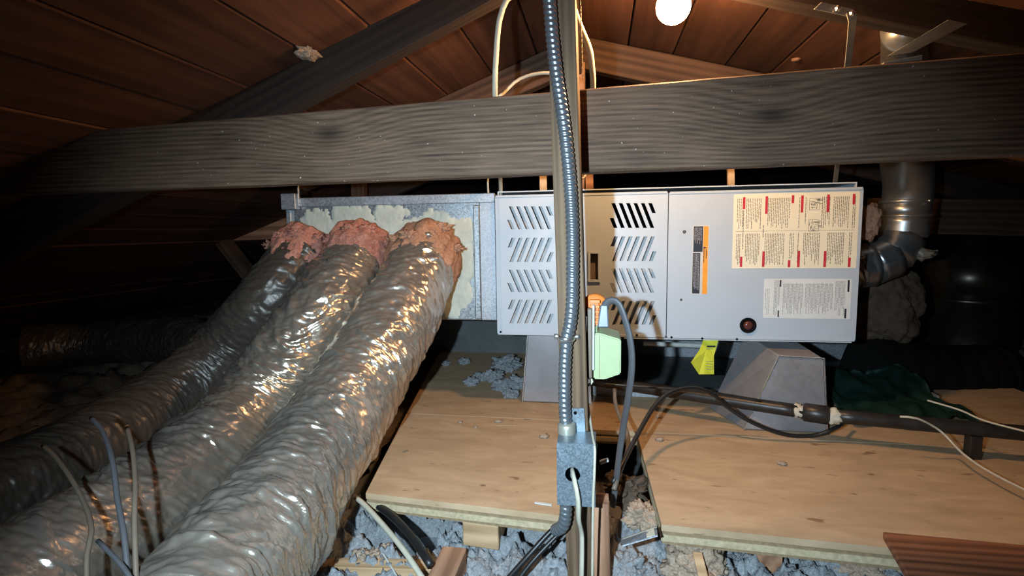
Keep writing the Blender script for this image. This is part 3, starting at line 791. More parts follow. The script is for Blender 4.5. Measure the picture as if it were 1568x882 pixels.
duct([at(466, 386, 1.44), az(418, 455, 0.345), az(345, 540, 0.19), az(255, 615, 0.09), az(140, 690, 0.05), az(10, 755, 0.04), az(-160, 830, 0.04)], 0.090, M['dfoil'],
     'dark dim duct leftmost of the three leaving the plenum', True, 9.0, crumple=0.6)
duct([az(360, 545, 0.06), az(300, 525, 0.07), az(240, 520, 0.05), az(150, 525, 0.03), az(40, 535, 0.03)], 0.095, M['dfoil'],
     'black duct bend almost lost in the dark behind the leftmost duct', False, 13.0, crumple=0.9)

# ================================================================== STANDS UNDER THE FURNACE
def stand(front, ytopoff, depth, label, px_off=0.0):
    """front: four corners (bl, br, tr, tl) of the front face; body goes back by depth"""
    bl_, br_, tr_, tl_ = [Vector(p) for p in front]
    c = (bl_ + br_) / 2; root = empty('furnace_stand', (c.x, c.y, 0.0), label, 'stand', 'sheet metal furnace stands')
    bk = [p.copy() for p in front]
    back = [Vector((bl_.x - px_off, bl_.y + depth, bl_.z)), Vector((br_.x, br_.y + depth, br_.z)), Vector((tr_.x - 0.05, tr_.y + depth - 0.03, FZ0 - 0.004)), Vector((tl_.x - px_off * 0.9, tl_.y + depth - 0.03, FZ0 - 0.004))]
    bm = bmesh.new(); A = [bm.verts.new(p) for p in (bl_, br_, tr_, tl_)]; B = [bm.verts.new(p) for p in back]
    bm.faces.new(A); bm.faces.new(list(reversed(B)))
    for i in range(4): bm.faces.new((A[i], B[i], B[(i+1) % 4], A[(i+1) % 4]))
    bmesh.ops.bevel(bm, geom=bm.edges[:], offset=0.003, segments=1, affect='EDGES')
    finish('shell', bm, M['stand'], root)
    # ragged folded edge round the face
    bm = bmesh.new()
    loop = [bl_, tl_, tr_, br_]
    for a, b in zip(loop, loop[1:]):
        path = []
        nn = int((b - a).length / 0.004)
        for i in range(nn + 1):
            q = a.lerp(b, i / nn); path.append(q + Vector((0.001 * noise.noise(q * 300), -0.001, 0.001 * noise.noise(q * 300 + Vector((9, 9, 9))))))
        bm_tube(bm, path, 0.0022, 6)
    finish('folded_edge', bm, M['screw'], root)
    return root
def C4(pxs, ys): return [at(px, py, y) for (px, py), y in zip(pxs, ys)]
sb = 1.395
f0 = [az(1139, 659, 0.0), az(1269, 667, 0.0)]
yr = f0[0].y
stand([Vector((f0[0].x, yr, 0.002)), Vector((f0[1].x, yr, 0.002)), at(1262, 549, yr + 0.008), at(1193, 545, yr + 0.008)], 0, 0.16, 'trapezoid sheet metal stand under the right end of the furnace, touching the gas pipe', 0.055)
f1 = [az(800, 616, 0.0), az(905, 624, 0.0)]
yl = f1[0].y
q0, q1 = at(808, 519, yl + 0.005), at(898, 521, yl + 0.005)
stand([Vector((f1[0].x, yl, 0.002)), Vector((f1[1].x, yl, 0.002)), Vector((q1.x, yl + 0.005, FZ0 - 0.022)), Vector((q0.x, yl + 0.005, FZ0 - 0.022))], 0, 0.2, 'pale sheet metal stand behind the post, under the slotted door', 0.0)

# low drip pan on the deck under the furnace
pan = empty('drip_pan', (0.15, 1.85, 0.0), 'dark grey metal drip pan on the plywood below the furnace', 'pan')
pl = az(925, 580, 0.0); 
box('tray', (-0.10, 1.66, 0.001), (0.95, 2.20, 0.004), M['dark_sheet'], pan)
bm = bmesh.new()
bm_box(bm, (-0.10, 1.655, 0.001), (0.36, 1.662, 0.030)); bm_box(bm, (-0.10, 2.20, 0.001), (0.95, 2.207, 0.10)); bm_box(bm, (0.95, 1.66, 0.001), (0.957, 2.207, 0.035)); bm_box(bm, (-0.107, 1.655, 0.001), (-0.10, 2.207, 0.035))
bm_box(bm, (-0.10, 1.652, 0.028), (0.36, 1.668, 0.032))
finish('lip', bm, M['galvd'], pan)
tb = tube('drain_tube', [at(985, 526, 1.75), at(1040, 528, 1.75), at(1082, 530, 1.75)], 0.008, M['plate'], None, 12)
tag(tb, 'pale drain tube hanging just under the furnace', 'tube')
# dark board standing behind the furnace feet
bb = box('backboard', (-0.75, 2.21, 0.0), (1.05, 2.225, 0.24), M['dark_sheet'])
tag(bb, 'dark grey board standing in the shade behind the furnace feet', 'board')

# ================================================================== GAS PIPE
ZP = 0.068
g0 = az(846, 573, ZP); g1 = az(1232, 631, ZP); g2 = az(1268, 636, ZP); g3 = az(1620, 668, ZP)
gp = empty('gas_pipe', ((g1 + g2)/2) - Vector((0, 0, ZP)), 'black iron gas pipe running along the deck in front of the stands', 'pipe')
tube('pipe_run', [g0, g0.lerp(g1, .5), g1], 0.0165, M['pipe'], gp, 20, 0.05); tube('pipe_run', [g2, g2.lerp(g3, .5), g3], 0.0165, M['pipe'], gp, 20, 0.05)
dg = (g2 - g1).normalized()
lathe('coupling', [(0.019, -0.004), (0.0225, 0.0), (0.0225, (g2-g1).length), (0.019, (g2-g1).length + .004)], g1, dg, M['pipe'], gp)
lump('thread_paste', g1 - dg * 0.014, 0.0195, M['paste'], gp, 0.25, 2.0, 3, (0.8, 1, 1)); lump('thread_paste', g2 + dg * 0.012, 0.0195, M['paste'], gp, 0.3, 2.0, 3, (1.0, 1, 1))
for (px, py) in ((1500, 690), (905, 600)):
    q = az(px, py - 8, ZP)
for fx in (0.70,):
    q = g1.lerp(g3, fx); box('pipe_block', (q.x - 0.012, q.y - 0.012, 0.0), (q.x + 0.012, q.y + 0.012, ZP - 0.015), M['pipe'], gp, 0.001)

# yellow tag
YT = 1.46
tagp = [(1078, 517), (1101, 517), (1093, 545), (1093, 573), (1070, 573), (1058, 555), (1072, 534)]
yt = empty('warning_tag', at(1078, 573, YT), 'yellow paper tag hanging from the furnace bottom edge', 'tag')
bm = bmesh.new()
A = [bm.verts.new(at(px, py, YT + dy)) for (px, py), dy in zip(tagp, (0.0, 0.0, 0.004, 0.010, 0.0, -0.022, -0.008))]
mid = bm.verts.new(at(1081, 537, YT - 0.002)); mid2 = bm.verts.new(at(1077, 573, YT))
A2 = A[:4] + [mid2] + A[4:]
bm.faces.new((A[0], A[1], A[2], mid)); bm.faces.new((A[2], A[3], mid2, mid)); bm.faces.new((mid, mid2, A[4], A[5])); bm.faces.new((mid, A[5], A[6], A[0]))
bmesh.ops.recalc_face_normals(bm, faces=bm.faces[:]); bmesh.ops.solidify(bm, geom=bm.faces[:], thickness=0.0006)
finish('card', bm, M['yellow'], yt)
def tagline(px0, px1, py, th, mat, nm):
    a = at(px0, py, YT + 0.001); b = at(px1, py, YT + 0.003)
    hexa(nm, [a + Vector((0, -0.004, -th)), b + Vector((0, -0.004, -th)), b + Vector((0, -0.0035, -th)), a + Vector((0, -0.0035, -th)), a + Vector((0, -0.004, th)), b + Vector((0, -0.004, th)), b + Vector((0, -0.0035, th)), a + Vector((0, -0.0035, th))], mat, yt)
tagline(1082, 1095, 530, 0.0022, M['inkb'], 'heading_bar')
for py in (534, 553, 557, 561, 565): tagline(1081, 1091, py, 0.0006, M['ink'], 'text_line')

# ================================================================== CONDUIT, JUNCTION BOX, OUTLET
YC = YP - 0.013
cpts = [at(px, py, YC) for (px, py) in ((839, -25), (842, 10), (846, 60), (853, 120), (862, 180), (869, 240), (874, 300), (876.5, 360), (876.5, 420), (876, 460), (873, 495), (868, 520), (865, 560), (864.5, 610), (866, 645), (868, 664))]
def ribbed(pitch, amp):
    def rf(s, th, p, d):
        ph = (s / pitch + th / (2 * math.pi)) % 1.0
        return 0.0080 + amp * (abs(math.sin(math.pi * ph)) ** 0.7)
    return rf
con = empty('flexible_conduit', cpts[-1], 'ribbed steel flexible conduit running down the front of the post', 'conduit')
tube('armour', cpts, 0.01, M['conduit'], con, 24, 0.0016, ribbed(0.0080, 0.0024))
p = at(868, 515, YP)
bm = bmesh.new(); path = [Vector((p.x - 0.020, YP - 0.001, p.z)), Vector((p.x - 0.014, YP - 0.004, p.z)), Vector((p.x - 0.011, YP - 0.022, p.z)), Vector((p.x, YP - 0.0295, p.z)), Vector((p.x + 0.011, YP - 0.022, p.z)), Vector((p.x + 0.014, YP - 0.004, p.z)), Vector((p.x + 0.020, YP - 0.001, p.z))]
bm_tube(bm, spline(path, 0.003), 0.004, 8, None, True, 0.35)
finish('strap_clip', bm, M['screw'], con, smooth=True)
for sgn in (-1, 1): lathe('clip_screw', [(0.0045, 0), (0.0045, 0.002), (0.002, 0.0035)], (p.x + sgn * 0.0165, YP - 0.002, p.z), (0, -1, 0), M['screw'], con, 12)

YJ = 0.785
j0_, j1_ = at(853, 772, YJ), at(912, 681, YJ)
jb = empty('junction_box', ((j0_.x + j1_.x)/2, YP, j0_.z), 'speckled zinc junction box on the post front below the conduit', 'junction box')
# body with knock-out hole
hc = at(877, 726, YJ); hr = 0.0118
def panel_round(name, x0, x1, z0, z1, y0, y1, cx, cz, r, mat, parent):
    n = 28
    outer = [(x0, z0), (x1, z0), (x1, z1), (x0, z1)]
    hole = [(cx + r * math.cos(2*math.pi*i/n), cz + r * math.sin(2*math.pi*i/n)) for i in range(n)]
    vs = [Vector(q) for q in outer + hole]; ed = [(0, 1), (1, 2), (2, 3), (3, 0)] + [(4 + i, 4 + (i+1) % n) for i in range(n)]
    V, E_, Fc, *_ = delaunay_2d_cdt(vs, ed, [], 0, 1e-7)
    bm = bmesh.new(); B = [bm.verts.new((v.x, y0, v.y)) for v in V]
    for f in Fc:
        c = (sum(V[i].x for i in f)/3, sum(V[i].y for i in f)/3)
        if (c[0]-cx)**2 + (c[1]-cz)**2 < (r*0.98)**2: continue
        bm.faces.new([B[i] for i in f])
    bmesh.ops.recalc_face_normals(bm, faces=bm.faces[:])
    bmesh.ops.solidify(bm, geom=bm.faces[:], thickness=0.0016)
    # sides
    t = 0.0016
    bm_box(bm, (x0, y0 + t, z0), (x0 + t, y1, z1)); bm_box(bm, (x1 - t, y0 + t, z0), (x1, y1, z1)); bm_box(bm, (x0 + t, y0 + t, z0), (x1 - t, y1, z0 + t)); bm_box(bm, (x0 + t, y0 + t, z1 - t), (x1 - t, y1, z1))
    bm_box(bm, (x0, y1 - t, z0), (x1, y1, z1))
    return finish(name, bm, mat, parent)
panel_round('box_body', j0_.x, j1_.x, j0_.z, j1_.z, YJ, YP - 0.001, hc.x, hc.z, hr, M['boxsteel'], jb)
ko = at(873.5, 697, YJ)
bm = bmesh.new(); path = [Vector((ko.x + 0.0105 * math.cos(a * math.pi / 16), YJ, ko.z + 0.0105 * math.sin(a * math.pi / 16))) for a in range(33)]
bm_tube(bm, path, 0.0007, 6); finish('knockout', bm, M['strap'], jb)
hexa('mounting_bracket', [at(874, 664, YP) + Vector((0, -0.004, 0)), at(897, 664, YP) + Vector((0, -0.004, 0)), at(897, 664, YP) + Vector((0, -0.001, 0)), at(874, 664, YP) + Vector((0, -0.001, 0)),
        at(876, 624, YP) + Vector((0, -0.004, 0)), at(895, 624, YP) + Vector((0, -0.004, 0)), at(895, 624, YP) + Vector((0, -0.001, 0)), at(876, 624, YP) + Vector((0, -0.001, 0))], M['boxsteel'], jb, 0.0006)
q = at(881, 631, YP); lathe('bracket_hole', [(0.0028, 0), (0.0028, 0.0006)], (q.x, YP - 0.0042, q.z), (0, -1, 0), M['void'], jb, 14)
q = cpts[-1]; lathe('conduit_connector', [(0.013, -0.004), (0.0145, 0.0), (0.0145, 0.012), (0.0125, 0.016)], Vector((q.x, q.y, j1_.z + 0.001)), (0, 0, 1), M['strap'], jb)
q = at(872, 772, YJ + 0.028)
lc = tube('conduit_tail', [q + Vector((-0.006, 0, 0.012)), q + Vector((-0.006, 0, -0.015)), q + Vector((-0.011, 0.005, -0.040)), q + Vector((-0.024, 0.02, -0.058))], 0.01, M['conduit'], jb, 20, 0.0016, ribbed(0.0080, 0.0024))
# cable leaving the knock-out
cable('white_cable', [at(876, 719, YJ + 0.03), at(877, 724, YJ + 0.010), at(880, 738, YJ - 0.008), at(885, 765, YJ - 0.012), at(886, 795, YJ), at(890, 812, YJ + 0.02), at(891, 835, YJ + 0.025), at(890, 900, YJ + 0.025)], 0.0062, M['white'], 'white flat cable curving out of the junction box hole', flat=0.55)
cable('white_wire', [at(893, 578, 0.93), at(898, 605, 0.90), at(904, 645, 0.86), at(909, 675, 0.80), at(911, 690, 0.778), at(910, 730, 0.776), at(908, 780, 0.785), at(907, 900, 0.80)], 0.0021, M['white'], 'thin white wire hanging down past the right side of the junction box')
cable('black_cable', [at(866, 795, 0.88), at(842, 815, 0.87), at(810, 850, 0.85), at(765, 900, 0.83)], 0.0048, M['black'], 'upper of the two black cables running down left from the box', group=None)
cable('black_cable', [at(868, 806, 0.885), at(848, 825, 0.875), at(815, 860, 0.855), at(780, 905, 0.835)], 0.0040, M['black'], 'lower of the two black cables running down left from the box')

# outlet on the right side of the post
zo0, zo1 = at(900, 572, 0.89).z, at(900, 468, 0.89).z
ox = post_x((zo0 + zo1)/2) + 0.0215
ob = empty('outlet_box', (ox + 0.01, 0.905, zo0), 'edge-on outlet with white cover on the right side of the post', 'outlet')
box('back_box', (ox + 0.001, 0.872, zo0 - 0.004), (ox + 0.010, 0.938, zo1 - 0.002), M['browncord'], ob, 0.002)
box('cover_plate', (ox + 0.010, 0.866, zo0 + 0.012), (ox + 0.0135, 0.944, zo1 + 0.004), M['plate'], ob, 0.001)
box('receptacle', (ox + 0.0135, 0.886, zo0 + 0.030), (ox + 0.0175, 0.924, zo1 - 0.004), M['plate'], ob, 0.001)
# orange plug: round grip with a ribbed neck
pc = at(911, 468, 0.90)
op = empty('orange_plug', Vector((ox + 0.018, 0.90, pc.z - 0.02)), 'round orange plug with a ribbed grip at the top of the outlet', 'plug')
lathe('plug_disc', [(0.0, -0.0008), (0.019, 0.0), (0.0215, 0.003), (0.0215, 0.012), (0.019, 0.015), (0.0, 0.0155)], (pc.x, 0.885, pc.z), (0.0, 1, 0), M['orange'], op, 32)
bm = bmesh.new()
for i in range(5):
    zz = pc.z + 0.010 - i * 0.0085; wdt = 0.0085 - 0.0006 * i
    bm_box(bm, (pc.x - wdt, 0.876, zz - 0.003), (pc.x + wdt, 0.886, zz + 0.003), 0.001)
bm_box(bm, (pc.x - 0.006, 0.879, pc.z - 0.030), (pc.x + 0.006, 0.886, pc.z + 0.012))
finish('ribbed_neck', bm, M['orange'], op)
box('socket_face', (ox + 0.017, 0.886, pc.z - 0.016), (pc.x + 0.004, 0.899, pc.z + 0.004), M['orange'], op, 0.002)
# grey plug with flat cord
g0_ = at(924, 500, 0.885); g1_ = at(926, 466, 0.885)
gpg = empty('grey_plug', g0_, 'grey plug whose flat grey cord arches over and drops to the deck', 'plug')
hexa('plug_body', [Vector((g0_.x - 0.010, 0.874, g0_.z)), Vector((g0_.x + 0.009, 0.874, g0_.z)), Vector((g0_.x + 0.009, 0.898, g0_.z)), Vector((g0_.x - 0.010, 0.898, g0_.z)),
                   Vector((g1_.x - 0.007, 0.878, g1_.z)), Vector((g1_.x + 0.005, 0.878, g1_.z)), Vector((g1_.x + 0.005, 0.894, g1_.z)), Vector((g1_.x - 0.007, 0.894, g1_.z))], M['greyplug'], gpg, 0.002)
tube('flat_cord', [at(px, py, y) for (px, py, y) in ((924, 478, .885), (928, 465, .882), (938, 460, .878), (948, 466, .875), (957, 489, .872), (964, 515, .872), (967.5, 545, .875), (966.5, 575, .885), (961, 615, .91), (955, 650, .94), (949, 690, .96), (943, 740, .98), (938, 775, .99))], 0.0068, M['greycord'], gpg, 14, 0.008, flat=0.62)
# wall adapter
w0, w1 = at(909, 580, 0.875), at(951, 516, 0.875)
wa = empty('power_adapter', Vector(((w0.x + w1.x)/2, 0.895, w0.z)), 'pale green-white plug-in power adapter below the grey plug', 'adapter')
bm = bmesh.new()
prof = [(w0.x, w0.z), (w0.x + (w1.x - w0.x)*0.42, w0.z + 0.000), (w1.x, w0.z + 0.010), (w1.x, w1.z - 0.004), (w0.x + 0.010, w1.z + 0.006), (w0.x, w1.z + 0.005)]
A = [bm.verts.new((q[0], 0.872, q[1])) for q in prof]; B = [bm.verts.new((q[0], 0.925, q[1] + 0.004)) for q in prof]
bm.faces.new(A); bm.faces.new(list(reversed(B)))
for i in range(len(prof)): bm.faces.new((A[i], B[i], B[(i+1) % len(prof)], A[(i+1) % len(prof)]))
bmesh.ops.bevel(bm, geom=bm.edges[:], offset=0.002, segments=2, affect='EDGES')
finish('adapter_case', bm, M['wart'], wa)
sx = at(918, 545, 0.872).x
box('case_seam', (sx - 0.0004, 0.8714, w0.z + 0.003), (sx + 0.0004, 0.8722, w1.z + 0.003), M['browncord'], wa)
box('mounting_tab', (w0.x - 0.002, 0.88, w1.z + 0.005), (w0.x + 0.006, 0.90, w1.z + 0.018), M['wart'], wa, 0.002)
box('prong_block', (ox + 0.0176, 0.886, w0.z + 0.018), (w0.x + 0.001, 0.918, w1.z - 0.008), M['plate'], wa, 0.001)
cable('bell_wire', [at(893, 576, .90), at(903, 579, .895), at(907, 584, .89), at(901, 590, .90), at(892, 592, .93)], 0.0022, M['white'], 'short white bell wire looping under the power adapter')

# other cords near the gap
cable('brown_cord', [at(941, 596, 1.30), at(942, 615, 1.27), at(949, 638, 1.20), at(960, 662, 1.12), at(961, 690, 1.05), at(948, 725, 0.99), at(940, 750, 0.96)], 0.0048, M['browncord'], 'brown cord bending down into the gap beside the grey cord')
cable('black_cable', [at(938, 740, 0.97), at(956, 705, 1.01), at(975, 668, 1.08), at(1000, 625, 1.17), at(1025, 602, 1.24), at(1060, 594, 1.29), at(1090, 603, 1.32)] +
      [at(1112, 622, 1.335), at(1150, 646, 1.335), at(1200, 665, 1.34), at(1245, 667, 1.345), at(1280, 655, 1.35), at(1300, 640, 1.42)], 0.0050, M['black'], 'black cord rising from the gap and looping in front of the right stand')
cable('black_wire', [at(920, 588, 1.30), at(985, 592, 1.30), at(1060, 598, 1.31), at(1120, 606, 1.33), at(1165, 615, 1.33)], 0.0030, M['black'], 'thin black wire lying along the top of the gas pipe')

# ================================================================== FLUE
YFL = 1.80
r_f = 0.064
vt0 = at(1387, 300, YFL)
flue = empty('flue_pipe', at(1392, 420, YFL), 'grey metal flue pipe rising behind the right end of the tie beam', 'pipe')
top = Vector((vt0.x + 0.005, YFL, roof_z(vt0.x) - 0.035))
zr0 = at(1385, 322, YFL).z
tube('riser', [Vector((vt0.x, YFL, zr0)), Vector((vt0.x, YFL - 0.01, zr0 + 0.07)), at(1387, 235, 1.72), at(1386, 150, 1.50), at(1385, 80, 1.28), at(1384, 42, 1.165)], r_f, M['flue'], flue, 40, 0.03,
     rf=lambda s, th, p, d: 0.0375 + (r_f - 0.0375) * max(0.0, min(1.0, (p.y - 1.2) / 0.5)))
def ring(z, r, h, nm):
    lathe(nm, [(r, -h), (r + 0.004, -h * 0.5), (r + 0.004, h * 0.5), (r, h)], (vt0.x, YFL, z), (0, 0, 1), M['flue'], flue, 40)
ring(at(1385, 309, YFL).z, r_f + 0.001, 0.006, 'band'); ring(at(1385, 331, YFL).z, r_f + 0.001, 0.005, 'band')
lathe('collar', [(r_f + 0.002, -0.026), (r_f + 0.002, 0.024)], (vt0.x, YFL, at(1385, 321, YFL).z), (0, 0, 1), M['flue'], flue, 40)
q = at(1402, 309, YFL); lathe('band_screw', [(0.004, 0), (0.004, 0.004), (0.002, 0.006)], (vt0.x + 0.03, YFL - 0.063, q.z), (0, -1, 0), M['screw'], flue, 10)
# gored elbow
zc = at(1385, 334, YFL).z
el = [Vector((vt0.x, YFL, zc)), Vector((vt0.x - 0.004, YFL, zc - 0.055)), Vector((vt0.x - 0.040, YFL - 0.01, zc - 0.115)), Vector((vt0.x - 0.098, YFL - 0.02, zc - 0.140)), Vector((vt0.x - 0.15, YFL - 0.025, zc - 0.15))]
for i in range(len(el) - 1):
    tube('elbow_gore', [el[i], el[i].lerp(el[i+1], 0.5), el[i+1]], r_f, M['flue'], flue, 40, 0.08, rf=lambda s, th, p, d: r_f + (0.0012 if s > 0.001 else 0.003))
def crinkle(s, th, p, d):
    return r_f * 0.93 + 0.005 * abs(math.sin(s * 190 + 2.0 * math.sin(th * 2))) + 0.006 * noise.noise(Vector((s * 40, math.cos(th) * 3, math.sin(th) * 3)))
tube('crinkled_end', [el[-1] + Vector((0.015, 0, 0.002)), el[-1] + Vector((-0.05, -0.005, -0.012)), Vector((FX1 - 0.02, YFL - 0.03, el[-1].z - 0.015))], 0.07, M['flue'], flue, 64, 0.004, crinkle)
lump('torn_foil', at(1412, 388, YFL - 0.05), 0.020, M['strap'], flue, 0.9, 2.4, 3, (1.6, 0.4, 0.7))

tf = lump('fibreglass_tuft', at(1331, 338, 1.60), 0.036, M['pinkw'], None, 0.35, 1.8, 4, (0.75, 0.8, 1.35)); tag(tf, 'orange-pink fibreglass tuft beside the top right corner of the furnace', 'insulation')
kb = lump('insulation_batt', at(1352, 470, 1.95), 0.16, M['kraft'], None, 0.25, 1.6, 5, (0.72, 0.5, 0.85)); tag(kb, 'brown insulation batt bulging below the flue elbow', 'insulation')
tf2 = lump('fibreglass_tuft', at(1332, 50, 1.72), 0.045, M['pinkw'], None, 0.4, 2.2, 4, (1.3, 0.6, 0.45)); tag(tf2, 'brown fibreglass tuft left of the flue near the roof', 'insulation')

# far vent at right
fv = empty('vent_pipe', az(1480, 540, 0.0), 'faint upright vent pipe far back at the right', 'pipe')
fvp = at(1482, 470, 2.55)
lathe('lower_pipe', [(0.165, -0.55), (0.165, 0.03)], (fvp.x, 2.55, fvp.z), (0, 0, 1), M['farpipe'], fv, 40)
lathe('joint_ring', [(0.169, 0.03), (0.171, 0.035), (0.171, 0.042), (0.169, 0.047)], (fvp.x, 2.55, fvp.z), (0, 0, 1), M['farpipe'], fv, 40)
lathe('upper_pipe', [(0.163, 0.04), (0.163, 0.20), (0.05, 0.24), (0.05, 0.46)], (fvp.x, 2.55, fvp.z), (0, 0, 1), M['farpipe'], fv, 40)
# dark ribbed return duct and green tarp right of the stand
rdk = tube('return_duct', [at(1300, 545, 2.0), at(1345, 560, 1.95), at(1420, 575, 1.95), at(1520, 575, 2.0)], 0.10, M['void'], None, 40, 0.006, lambda s, th, p, d: 0.10 + 0.006 * abs(math.sin(s * 55)))
tag(rdk, 'black ribbed duct on the floor behind the right stand', 'duct')
bm = bmesh.new(); g = []
ga, gb = az(1282, 628, 0.02), az(1500, 650, 0.02)
for i in range(41):
    row = []
    for j in range(19):
        u, v = i / 40, j / 18
        X = ga.x + (gb.x - ga.x) * u; Y = 1.46 + 0.34 * v
        row.append(bm.verts.new((X + 0.02 * noise.noise(Vector((v * 3, 1, 0))), Y + 0.03 * noise.noise(Vector((u * 3, 4, 0))), 0.022 + 0.05 * v + 0.030 * noise.fractal(Vector((u * 4, v * 3, 2)), 0.8, 2.0, 3))))
    g.append(row)
for i in range(40):
    for j in range(18): bm.faces.new((g[i][j], g[i+1][j], g[i+1][j+1], g[i][j+1]))
bmesh.ops.solidify(bm, geom=bm.faces[:], thickness=0.002)
tag(finish('tarp', bm, M['green'], None, smooth=True), 'dark green tarp crumpled behind the gas pipe at the right', 'tarp')

# ================================================================== STRAPS, BRACKETS, HANGERS
YS = 1.02
hs = empty('hanger_strap', at(1297, 60, YS + 0.01), 'bent metal hanger strap bolted to the upper right rafter', 'strap')
hexa('bracket_plate', [at(1246, 14, YS), at(1300, 26, YS), at(1300, 26, YS + .004), at(1246, 14, YS + .004), at(1258, 3, YS), at(1308, 14, YS), at(1308, 14, YS + .004), at(1258, 3, YS + .004)], M['strap'], hs, 0.0008)
def strip(name, pts, wd, mat, parent, th=0.0025):
    bm = bmesh.new(); path = [Vector(p) for p in pts]; rings = []
    for i, p in enumerate(path):
        a = path[max(0, i-1)]; b = path[min(len(path)-1, i+1)]; t = (b - a).normalized(); sd = t.cross(Vector((0, 1, 0))).normalized() * (wd / 2)
        rings.append([bm.verts.new(q) for q in (p - sd, p + sd, p + sd + Vector((0, th, 0)), p - sd + Vector((0, th, 0)))])
    for a, b in zip(rings, rings[1:]):
        for j in range(4): bm.faces.new((a[j], b[j], b[(j+1) % 4], a[(j+1) % 4]))
    bm.faces.new(rings[0]); bm.faces.new(rings[-1])
    return finish(name, bm, mat, parent)
strip('strap', [at(1303, 18, YS - .003), at(1306, 30, YS - .003), at(1303, 60, YS + .03), at(1299, 95, YS + .08), at(1284, 240, 1.40), at(1279, 281, 1.52)], 0.0135, M['strap'], hs)
for (px, py) in ((1282, 14), (1304, 21)):
    q = at(px, py, YS); lathe('bolt', [(0.0055, 0), (0.0055, 0.003), (0.003, 0.006)], (q.x, YS - 0.001, q.z), (0, -1, 0), M['screw'], hs, 6, False)
for (px, pyt, pyb, wd, mt, lb, y) in ((832, 200, 296, 0.020, 'lath', 'pale wooden hanger left of the post above the furnace', 1.56), (903, 200, 294, 0.021, 'joist', 'orange wooden hanger right of the post above the furnace', 1.54), (1120, 160, 288, 0.017, 'lath', 'tan hanger lath above the seam of the furnace doors', 1.56)):
    o = strip('hanger_lath', [at(px, pyb, y), at(px - 1, (pyt + pyb)/2, y), at(px - 2, pyt, y)], wd, M[mt], None, 0.012); tag(o, lb, 'hanger')
sbk = empty('strap_brace', at(1376, 84, 1.0), 'slanting metal strap brace crossing in front of the flue above the tie beam', 'brace')
hexa('flat_bar', [at(1358, 86, 1.045), at(1398, 80, 1.045), at(1398, 80, 1.050), at(1358, 86, 1.050), at(1452, 30, 1.02), at(1482, 36, 1.02), at(1482, 36, 1.025), at(1452, 30, 1.025)], M['strap'], sbk, 0.0006)
zt = 0.7615 + 0.0263 * 0.45
fa, fb = at(1345, 90, 0.975), at(1403, 82, 0.975)
hexa('foot_flange', [Vector((fa.x, 0.957, zt + 0.001)), Vector((fb.x, 0.957, zt + 0.003)), Vector((fb.x, 1.05, zt + 0.003)), Vector((fa.x, 1.05, zt + 0.001)),
                     Vector((fa.x, 0.957, zt + 0.003)), Vector((fb.x, 0.957, zt + 0.011)), Vector((fb.x, 1.05, zt + 0.011)), Vector((fa.x, 1.05, zt + 0.003))], M['strap'], sbk, 0.0005)

# ================================================================== UPPER CABLES
cable('white_cable', [at(790, -12, 1.02), at(776, 0, 1.02), at(765, 30, 1.03), at(760, 80, 1.04), at(758, 145, 1.06), at(762, 220, 1.20), at(766, 270, 1.42), at(767, 301, 1.50)], 0.0056, M['white'], 'cream cable arching left of the post and dropping behind the tie beam')
cable('white_cable', [at(760, 150, 1.25), at(772, 142, 1.25), at(788, 126, 1.25), at(808, 116, 1.24), at(840, 112, 1.22), at(875, 122, 1.2)], 0.0038, M['white'], 'thin yellowish cable curving behind the post just above the tie beam')
cable('white_cable', [at(874, -10, 0.93), at(878, 12, 0.95), at(888, 40, 0.98), at(902, 74, 1.02), at(906, 100, 1.06), at(908, 140, 1.12), at(905, 250, 1.35)], 0.0058, M['white'], 'cream cable slanting down right from the top of the post')
cable('white_wire', [at(748, 262, 1.52), at(747, 280, 1.52), at(748, 300, 1.53)], 0.003, M['white'], 'thin pale wire entering above the plenum seam')
cable('white_wire', [at(899, 262, 1.30), at(894, 272, 1.30), at(884, 276, 1.28), at(882, 284, 1.30), at(888, 296, 1.42)], 0.0026, M['white'], 'thin white wire kinking beside the post just above the furnace')
# plumber's tape beside the post top
bm = bmesh.new(); xs_ = at(880, 0, 0.935)
for i in range(26):
    z = 0.775 + i * 0.0085
    bm_box(bm, (post_x(z) + 0.026, 0.935, z), (post_x(z) + 0.0275, 0.947, z + 0.0055))
tag(finish('perforated_strap', bm, M['strap']), 'thin perforated strap hanging along the right side of the post top', 'strap')

# right-hand loose wires
cable('white_wire', [az(1378, 638, 0.10), az(1405, 641, 0.10), az(1440, 660, 0.07), az(1475, 695, 0.04), az(1520, 725, 0.03), az(1600, 765, 0.03)], 0.0024, M['white'], 'pale wire crossing over the gas pipe and down the right plywood')
cable('white_wire', [az(1420, 613, 0.11), az(1470, 628, 0.10), az(1510, 645, 0.09), az(1600, 668, 0.09)], 0.0022, M['white'], 'pale wire above the gas pipe at the right edge')

# ================================================================== BULB
bc = at(1031, 10, 1.034)
bulb = empty('light_bulb', bc + Vector((0, 0, -0.034)), 'glowing bare light bulb under the roof planks', 'light bulb')
prof = []
for i in range(15):
    a = math.pi * i / 18.0
    prof.append((0.030 * math.sin(a), -0.030 * math.cos(a)))
prof += [(0.0165, 0.037), (0.0145, 0.046)]
lathe('glass', prof, bc, (0, 0, 1), M['bulb'], bulb, 32)
lathe('screw_base', [(0.0140, 0.046), (0.0135, 0.062)], bc, (0, 0, 1), M['strap'], bulb, 24)
lathe('lamp_holder', [(0.016, 0.055), (0.020, 0.060), (0.020, 0.085), (0.017, 0.09), (0.017, max(0.095, roof_z(bc.x) - bc.z))], bc, (0, 0, 1), M['plate'], bulb, 28)

